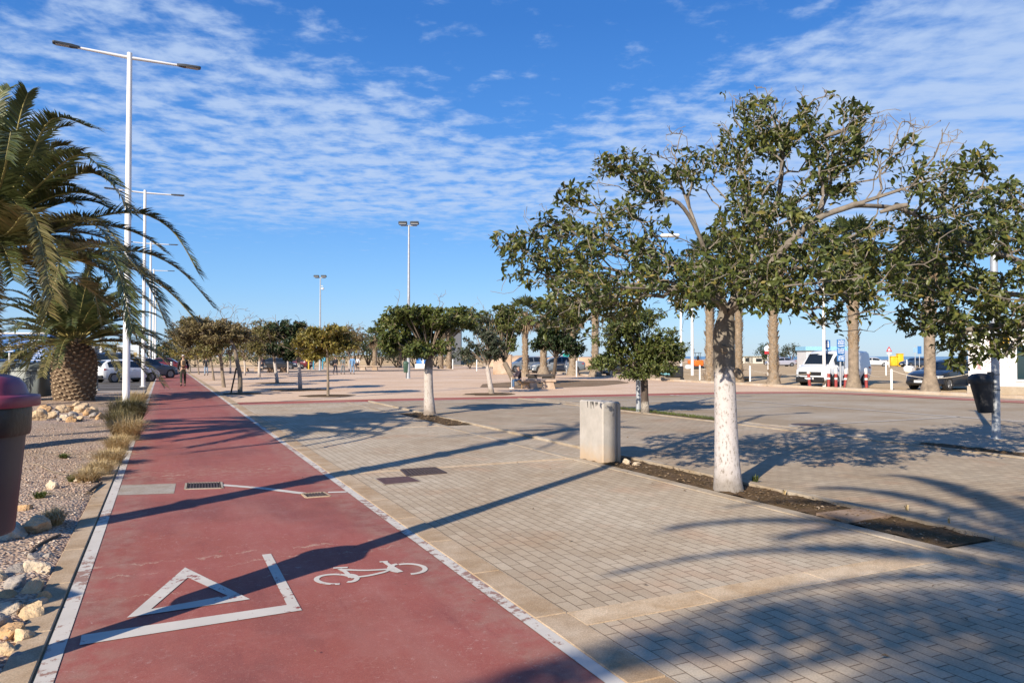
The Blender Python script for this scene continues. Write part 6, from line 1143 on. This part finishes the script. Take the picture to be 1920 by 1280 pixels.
    g = MB(); g.box((xf+.06,0,.42), (.014,.50,.11)); g.build('number_plate', PLATE, th); g = MB(); g.box((xs(0)-.02,0,.62), (.014,.50,.11)); g.build('number_plate', PLATE, th)
    g = MB(); g.box((xf+.045,0,zg-.08), (.012,.16,.06), bev=.004); g.build('badge', badge or RIM, th)
    g = MB(); g.box((0,0,.235), (L*.5,Wd*1.01,.10), bev=.02); g.box((xs(0)+.06,0,.40), (.16,Wd*.86,.18), bev=.04); g.build('lower_trim', TRIM, th)
    if kind == 'van':
        for sgn in (1, -1):
            h = MB(); h.box((xs(.90), sgn*(sec(.90)[4]-.01), .46), (.55,.05,.42), bev=.04); h.box((xs(.47), sgn*(sec(.47)[4]+.006), .50), (1.9,.02,.14), bev=.01); h.build('side_trim', TRIM, th)
            h = MB(); h.box((xs(.625), sgn*(sec(.6)[4]+.002), 1.0), (.012,.02,1.3)); h.box((xs(.36), sgn*(sec(.36)[4]+.002), 1.0), (.012,.02,1.3)); h.build('door_seam', TRIM, th)
    return th
CWHITE = paint('white car paint', (0.74, 0.74, 0.73)); CVAN = paint('white van paint', (0.70, 0.72, 0.73)); CDARK = paint('dark blue grey car paint', (0.018, 0.023, 0.034)); CGREY = paint('mid grey car paint', (0.16, 0.185, 0.21)); CSILV = paint('silver lilac car paint', (0.36, 0.36, 0.42)); CBLK = paint('black car paint', (0.02, 0.022, 0.026)); CRED = paint('dark red car paint', (0.13, 0.02, 0.025)); CNAVY = paint('navy car paint', (0.03, 0.05, 0.09))
GOLD = mat('gold badge', (0.6, 0.42, 0.06), 0.35, 0.1, metal=0.5)
vehicle('delivery_van', 'white delivery van with black grille and dark windows parked behind the red bollards', 'van', gd(1562, 41), head(-.78, -.62), 'van', CVAN, s=1.0, badge=GOLD)
vehicle('saloon_car', 'dark blue grey saloon car parked behind the smooth palm next to the kiosk', 'car', gd(1776, 36), head(-.86, -.52), 'saloon', CDARK)
vehicle('hatchback_car', 'white hatchback parked nose away beside the nearest lamp post', 'car', gd(236, 46), head(.50, .87), 'hatch', CWHITE, s=.97)
vehicle('parked_car', 'dark grey car parked just beyond the white hatchback', 'car', gd(268, 53), head(.50, .87), 'saloon', CNAVY, s=1.05)
vehicle('minibus', 'navy minibus with a long band of dark windows behind the white hatchback', 'van', gd(212, 58), head(.70, .71), 'van', CNAVY, s=.98, glass_all=True)
vehicle('parked_car', 'dark red car parked across the far end of the cycle path', 'car', gd(314, 84), head(.9, .3), 'saloon', CRED)
vehicle('parked_car', 'grey car partly hidden behind the fan palm with a brown skirt', 'car', gd(985, 73), head(-.9, -.35), 'hatch', CGREY, s=1.1)
vehicle('parked_car', 'longer grey car seen side on behind two stout palm feet', 'car', gd(1044, 70), head(-1, -.05), 'saloon', CGREY, s=1.1)
vehicle('parked_car', 'dark car with its front showing below the bushy round tree', 'car', gd(1142, 60), head(-.6, -.8), 'hatch', CBLK)
vehicle('parked_car', 'silver lilac car parked far off on the dirt left of the white van', 'car', gd(1463, 118), head(-1, -.1), 'saloon', CSILV)
vehicle('parked_car', 'white car far off just right of the rear of the van', 'car', gd(1641, 118), head(.9, -.4), 'hatch', CWHITE)
vehicle('parked_car', 'dark teal car far off on the dirt behind the smooth palm', 'car', gd(1716, 112), head(-1, -.2), 'saloon', CNAVY)
vehicle('parked_car', 'black car parked under the dark grove trees', 'car', gd(522, 92), head(1, .2), 'saloon', CBLK)
vehicle('parked_car', 'dark maroon car parked right of the black one beyond the grove', 'car', gd(556, 95), head(-1, .3), 'hatch', CRED)
vehicle('parked_car', 'dark car with its roof showing left of the grey container', 'car', gd(28, 40), head(.9, .4), 'saloon', CNAVY)
# ------------------------------------------------------------------ people
SKIN = mat('skin', (0.42, 0.25, 0.17), 0.55, 0.08, 8)
def skinned(name, chains, mats_, parent, sub=2):
    """one continuous surface grown over connected joints"""
    idx = {}; V = []; R = []; E = []
    for ch in chains:
        prev = None
        for (nm, p, r) in ch:
            if nm not in idx: idx[nm] = len(V); V.append(p); R.append(r)
            if prev is not None and (prev, idx[nm]) not in E: E.append((prev, idx[nm]))
            prev = idx[nm]
    me = bpy.data.meshes.new(name); me.from_pydata([tuple(v) for v in V], E, []); o = link(bpy.data.objects.new(name, me))
    md = o.modifiers.new('skin', 'SKIN'); md.use_smooth_shade = True; md.branch_smoothing = 0.6
    for i, r in enumerate(R): me.skin_vertices[0].data[i].radius = (r if isinstance(r, tuple) else (r, r))
    me.skin_vertices[0].data[0].use_root = True; ss = o.modifiers.new('sub', 'SUBSURF'); ss.levels = sub; ss.render_levels = sub
    bpy.context.view_layer.update(); m2 = bpy.data.meshes.new_from_object(o.evaluated_get(bpy.context.evaluated_depsgraph_get())); bpy.data.objects.remove(o)
    m2.materials.clear(); m2.materials.append(mats_); m2.name = name; m2.polygons.foreach_set('use_smooth', [True]*len(m2.polygons)); o = link(bpy.data.objects.new(name, m2)); o.parent = parent; return o
def person(label, base, ang, jacket, trousers, hairm, height=1.72, stride=.22, cap=None, sit=False, armfwd=0.0, shoes=None, group=None, coat=False, leanx=0.0):
    """faces local +Y"""
    th = thing('person', label, 'person', base, ang, group); s = height/1.72; th.scale = (s, s, s)
    v = lambda x, y, z: Vector((x, y, z)); hz = .92 if not sit else .52; ly = leanx
    J = dict(pelvis=v(0,0,hz), waist=v(0,.01+ly*.3,hz+.2), chest=v(0,.01+ly*.7,hz+.38), neck=v(0,.02+ly,hz+.57), jaw=v(0,.045+ly*1.1,hz+.64), skull=v(0,.03+ly*1.15,hz+.71), crown=v(0,.02+ly*1.15,hz+.775))
    for sx, L in ((-1,'l'),(1,'r')):
        f = stride*sx; J['hip'+L] = v(.085*sx,0,hz-.02)
        if sit: J['knee'+L] = v(.12*sx,.44,hz-.02); J['ank'+L] = v(.12*sx,.42,.09); J['toe'+L] = v(.13*sx,.58,.04)
        else: J['knee'+L] = v(.095*sx,f*.5+.04,.50); J['ank'+L] = v(.095*sx,f-(.12 if f < 0 else 0),.09+(.06 if f < 0 else 0)); J['toe'+L] = v(.105*sx,f+.15-(.10 if f < 0 else 0),.035)
        J['sh'+L] = v(.175*sx,.01+ly*.95,hz+.50); a = -f*.8
        if sit: J['elb'+L] = v(.24*sx,.14+ly,hz+.24); J['wr'+L] = v(.09*sx,.40+ly*.5,hz+.20); J['hd'+L] = v(.04*sx,.47+ly*.5,hz+.19)
        else: J['elb'+L] = v(.235*sx,a*.35-.03+armfwd*.15,hz+.22); J['wr'+L] = v(.24*sx,a*.9+.03+armfwd*.3,hz-.01+armfwd*.15); J['hd'+L] = v(.235*sx,a*1.0+.05+armfwd*.36,hz-.09+armfwd*.16)
    def c(*n): return [(k, J[k], r) for k, r in n]
    B = [c(('pelvis',.115),('waist',.105),('chest',.115),('neck',.052),('jaw',(.062,.07)),('skull',(.077,.092)),('crown',(.055,.066)))]
    for L in 'lr':
        B += [c(('pelvis',.115),('hip'+L,.085),('knee'+L,.052),('ank'+L,.036),('toe'+L,.034)), c(('chest',.115),('sh'+L,.056),('elb'+L,.037),('wr'+L,.024),('hd'+L,(.034,.016)))]
        h = J['hd'+L]; d = (h-J['wr'+L]).normalized(); sd_ = d.cross(Vector((1,0,0))).normalized() if not sit else Vector((1,0,0))
        for k in range(4): B.append([('hd'+L, h, (.034,.016)), ('f%d%s' % (k, L), h+d*(.06+.012*(1.5-abs(k-1.5)))+sd_*(.016*(k-1.5)), .009), ('g%d%s' % (k, L), h+d*(.088+.014*(1.5-abs(k-1.5)))+sd_*(.017*(k-1.5))+Vector((0,.012,-.006)), .008)])
        B.append([('hd'+L, h, (.034,.016)), ('th'+L, h+d*.025+sd_*.045, .010), ('ti'+L, h+d*.055+sd_*.055, .008)])
    nose = J['jaw']+Vector((0,.105,.035)); B.append([('jaw', J['jaw'], (.062,.07)), ('nose', nose, .012)])
    for sx, L in ((-1,'l'),(1,'r')): B.append([('skull', J['skull'], (.077,.092)), ('ear'+L, J['skull']+Vector((.088*sx,-.01,-.03)), .014)])
    skinned('body', B, SKIN, th, 1)
    hipz = .14 if coat else .0
    T = [c(('pelvis',.138),('waist',.128),('chest',.140))+[('collar', J['neck']*.75+J['chest']*.25, .075)]]
    if coat: T.append([('pelvis', J['pelvis'], .138), ('hem', J['pelvis']-Vector((0,0,.18)), .15)])
    for L in 'lr': T.append(c(('chest',.140),('sh'+L,.085),('elb'+L,.064),('wr'+L,.046)))
    skinned('jacket', T, jacket, th, 2)
    T = [[('pelvis', J['pelvis']-Vector((0,0,.01)), .130)]+[('top', J['pelvis']+Vector((0,0,.10)), .122)]]
    for L in 'lr': T.append([('pelvis', J['pelvis']-Vector((0,0,.01)), .130), ('hip'+L, J['hip'+L], .098), ('knee'+L, J['knee'+L], .070), ('ank'+L, J['ank'+L]+Vector((0,0,.02)), .056)])
    skinned('trousers', T, trousers, th, 2)
    for L in 'lr': skinned('shoe', [[('a', J['ank'+L]-Vector((0,.03,.035)), .050), ('b', (J['ank'+L]+J['toe'+L])/2-Vector((0,0,.012)), .048), ('c', J['toe'+L]+Vector((0,.02,0)), .040)]], shoes or BLK, th, 2)
    hc = J['skull']; skinned('cap' if cap else 'hair', [[('a', hc+Vector((0,-.03,-.015)), (.083,.085)), ('b', hc+Vector((0,-.012,.045)), (.082,.092)), ('c', hc+Vector((0,-.01,.085)), (.055,.06))]], cap or hairm, th, 2)
    return th, J, s
JDK = mat('dark navy jacket cloth', (0.010, 0.011, 0.016), 0.85, 0.2, 20); TOLV = mat('olive trousers', (0.035, 0.034, 0.022), 0.85, 0.2, 20); JEAN = mat('light blue denim', (0.20, 0.27, 0.36), 0.85, 0.2, 20); JEAND = mat('blue denim', (0.06, 0.12, 0.22), 0.85, 0.2, 20); HAIRG = mat('grey hair', (0.35, 0.33, 0.31), 0.7, 0.2, 30); HAIRD = mat('dark hair', (0.03, 0.022, 0.017), 0.6, 0.2, 30); CAPG = mat('pale grey cap', (0.5, 0.48, 0.47), 0.8, 0.1); TAN = mat('tan backpack cloth', (0.42, 0.28, 0.16), 0.85, 0.2, 20); TNAVY = mat('navy trousers', (0.02, 0.024, 0.04), 0.85, 0.2, 20); JBLUE = mat('blue jacket', (0.12, 0.24, 0.40), 0.8, 0.15, 20); JGRY = mat('grey green jacket', (0.12, 0.14, 0.14), 0.8, 0.2, 20); JWHT = mat('white top', (0.6, 0.58, 0.57), 0.8, 0.1); TGRY = mat('grey trousers', (0.14, 0.16, 0.17), 0.8, 0.2); SHOEW = mat('white shoe', (0.6, 0.58, 0.56), .7); JPUR = mat('dark plum jacket', (0.028, 0.018, 0.028), .85, .2, 20)
pb = gp(343, 724); PA = head(-.43, .9)-math.pi/2
th, J, s = person('person walking away up the red cycle path in dark jacket, olive trousers and pale cap', pb, PA, JDK, TOLV, HAIRG, 1.70, .17, CAPG, shoes=BLK)
bk = thing('backpack', 'tan backpack with dark centre panel worn by the person on the cycle path', 'backpack', pb, PA); m = MB(); m.box((0,-.20,1.24), (.23,.16,.38), bev=.06); m.build('sack', TAN, bk, 60); m = MB(); m.box((0,-.295,1.26), (.12,.03,.24), bev=.02); m.build('panel', mat('dark pack panel', (.06,.045,.035), .8), bk); m = MB()
for sx in (-1, 1): m.tube([(sx*.10,-.13,1.42),(sx*.12,0,1.47),(sx*.13,.12,1.38),(sx*.14,.10,1.18),(sx*.13,-.12,1.08)], .018, 6)
m.build('strap', BLK, bk)
person('person in dark jacket and pale jeans standing among the grove trees beside the path', gd(387, 62), head(.1, -1)-math.pi/2, JDK, JEAN, HAIRG, 1.58, .05, coat=True)
person('person in dark clothes with a black bag, left one of the walking group', gd(629, 66), head(.2, 1)-math.pi/2, JDK, TNAVY, HAIRD, 1.60, .14)
bg = gd(622.5, 66.2); th = thing('carried_bag', 'large black bag slung from the left walker of the group', 'bag', (bg[0], bg[1], .72), -YAW); m = MB(); m.box((0,0,.28), (.42,.24,.46), bev=.1); m.build('sack', BLK, th, 60); m = MB(); m.tube([(-.12,0,.48),(.0,0,.72),(.16,0,.74)], .02, 6); m.build('strap', BLK, th)
person('person in grey green jacket and grey trousers, middle one of the walking group', gd(643, 66), head(.2, 1)-math.pi/2, JGRY, TGRY, HAIRD, 1.58, .12)
person('person in blue jacket and light jeans with pale hat, right one of the walking group', gd(661, 66), head(.2, 1)-math.pi/2, JBLUE, JEAN, HAIRG, 1.66, .10, CAPG, coat=True)
person('person in white top and dark trousers farther off behind the walking group', gd(671, 86), head(0, -1)-math.pi/2, JWHT, TNAVY, HAIRD, 1.55, .06)
person('person in pale shirt far off between the shrubs left of the blue tank', gd(782, 96), head(.3, -1)-math.pi/2, mat('cream shirt', (.55,.48,.38), .8), TNAVY, HAIRD, 1.6, .06)
person('person in dark jacket on the pavement just right of the pineapple palm trunk', gd(176, 34), head(.3, 1)-math.pi/2, JDK, TGRY, HAIRD, 1.62, .12, shoes=SHOEW)
person('person in dark clothes under the grove behind the white trunk', gd(492, 78), head(.6, -1)-math.pi/2, JPUR, TNAVY, HAIRD, 1.6, .05)
sb = gd(975, 36.6); sb[2] = -.02
th, J, s = person('person in plum jacket and blue jeans seated on the pale bench, hands on a cane', sb, head(-1, -.35)-math.pi/2, JPUR, JEAND, HAIRD, 1.50, 0, sit=True, leanx=.06, shoes=SHOEW)
ax_ = Vector((math.cos(th.rotation_euler.z+math.pi/2), math.sin(th.rotation_euler.z+math.pi/2), 0)); cp = Vector(sb)+ax_*.50*s
th = thing('walking_cane', 'white walking cane held upright by the seated person', 'cane', (cp.x, cp.y, 0)); m = MB(); m.tube([(0,0,.02),(0,0,.60)], .014, 8); m.build('shaft', WHITEM, th); m = MB(); m.tube([(-ax_.x*.07,-ax_.y*.07,.615),(0,0,.63),(ax_.x*.05,ax_.y*.05,.615)], .016, 7); m.build('handle', DKM, th)
th = thing('small_dog', 'small tan dog standing under the left end of the pale bench', 'dog', gd(985, 36.3), -YAW); FUR = mat('tan fur', (.36,.22,.10), .9, .25, 30, .5, 90)
V3 = lambda x, y, z: Vector((x, y, z)); ch = [[('p', V3(.18,0,.27), .075), ('m', V3(0,0,.26), .085), ('c', V3(-.17,0,.28), .09), ('n', V3(-.25,0,.36), .055), ('h', V3(-.31,0,.41), .06), ('z', V3(-.40,0,.385), .025)], [('p', V3(.18,0,.27), .075), ('t', V3(.27,0,.36), .018), ('t2', V3(.30,0,.44), .010)]]
for sy in (-1, 1):
    ch += [[('c', V3(-.17,0,.28), .09), ('fs%d' % sy, V3(-.17,.055*sy,.20), .035), ('fk%d' % sy, V3(-.165,.06*sy,.11), .022), ('ff%d' % sy, V3(-.18,.06*sy,.015), .020)], [('p', V3(.18,0,.27), .075), ('hk%d' % sy, V3(.14,.055*sy,.20), .045), ('hh%d' % sy, V3(.22,.06*sy,.11), .022), ('hf%d' % sy, V3(.19,.06*sy,.015), .020)], [('h', V3(-.31,0,.41), .06), ('e%d' % sy, V3(-.285,.055*sy,.47), .014)]]
skinned('body', ch, FUR, th, 2)
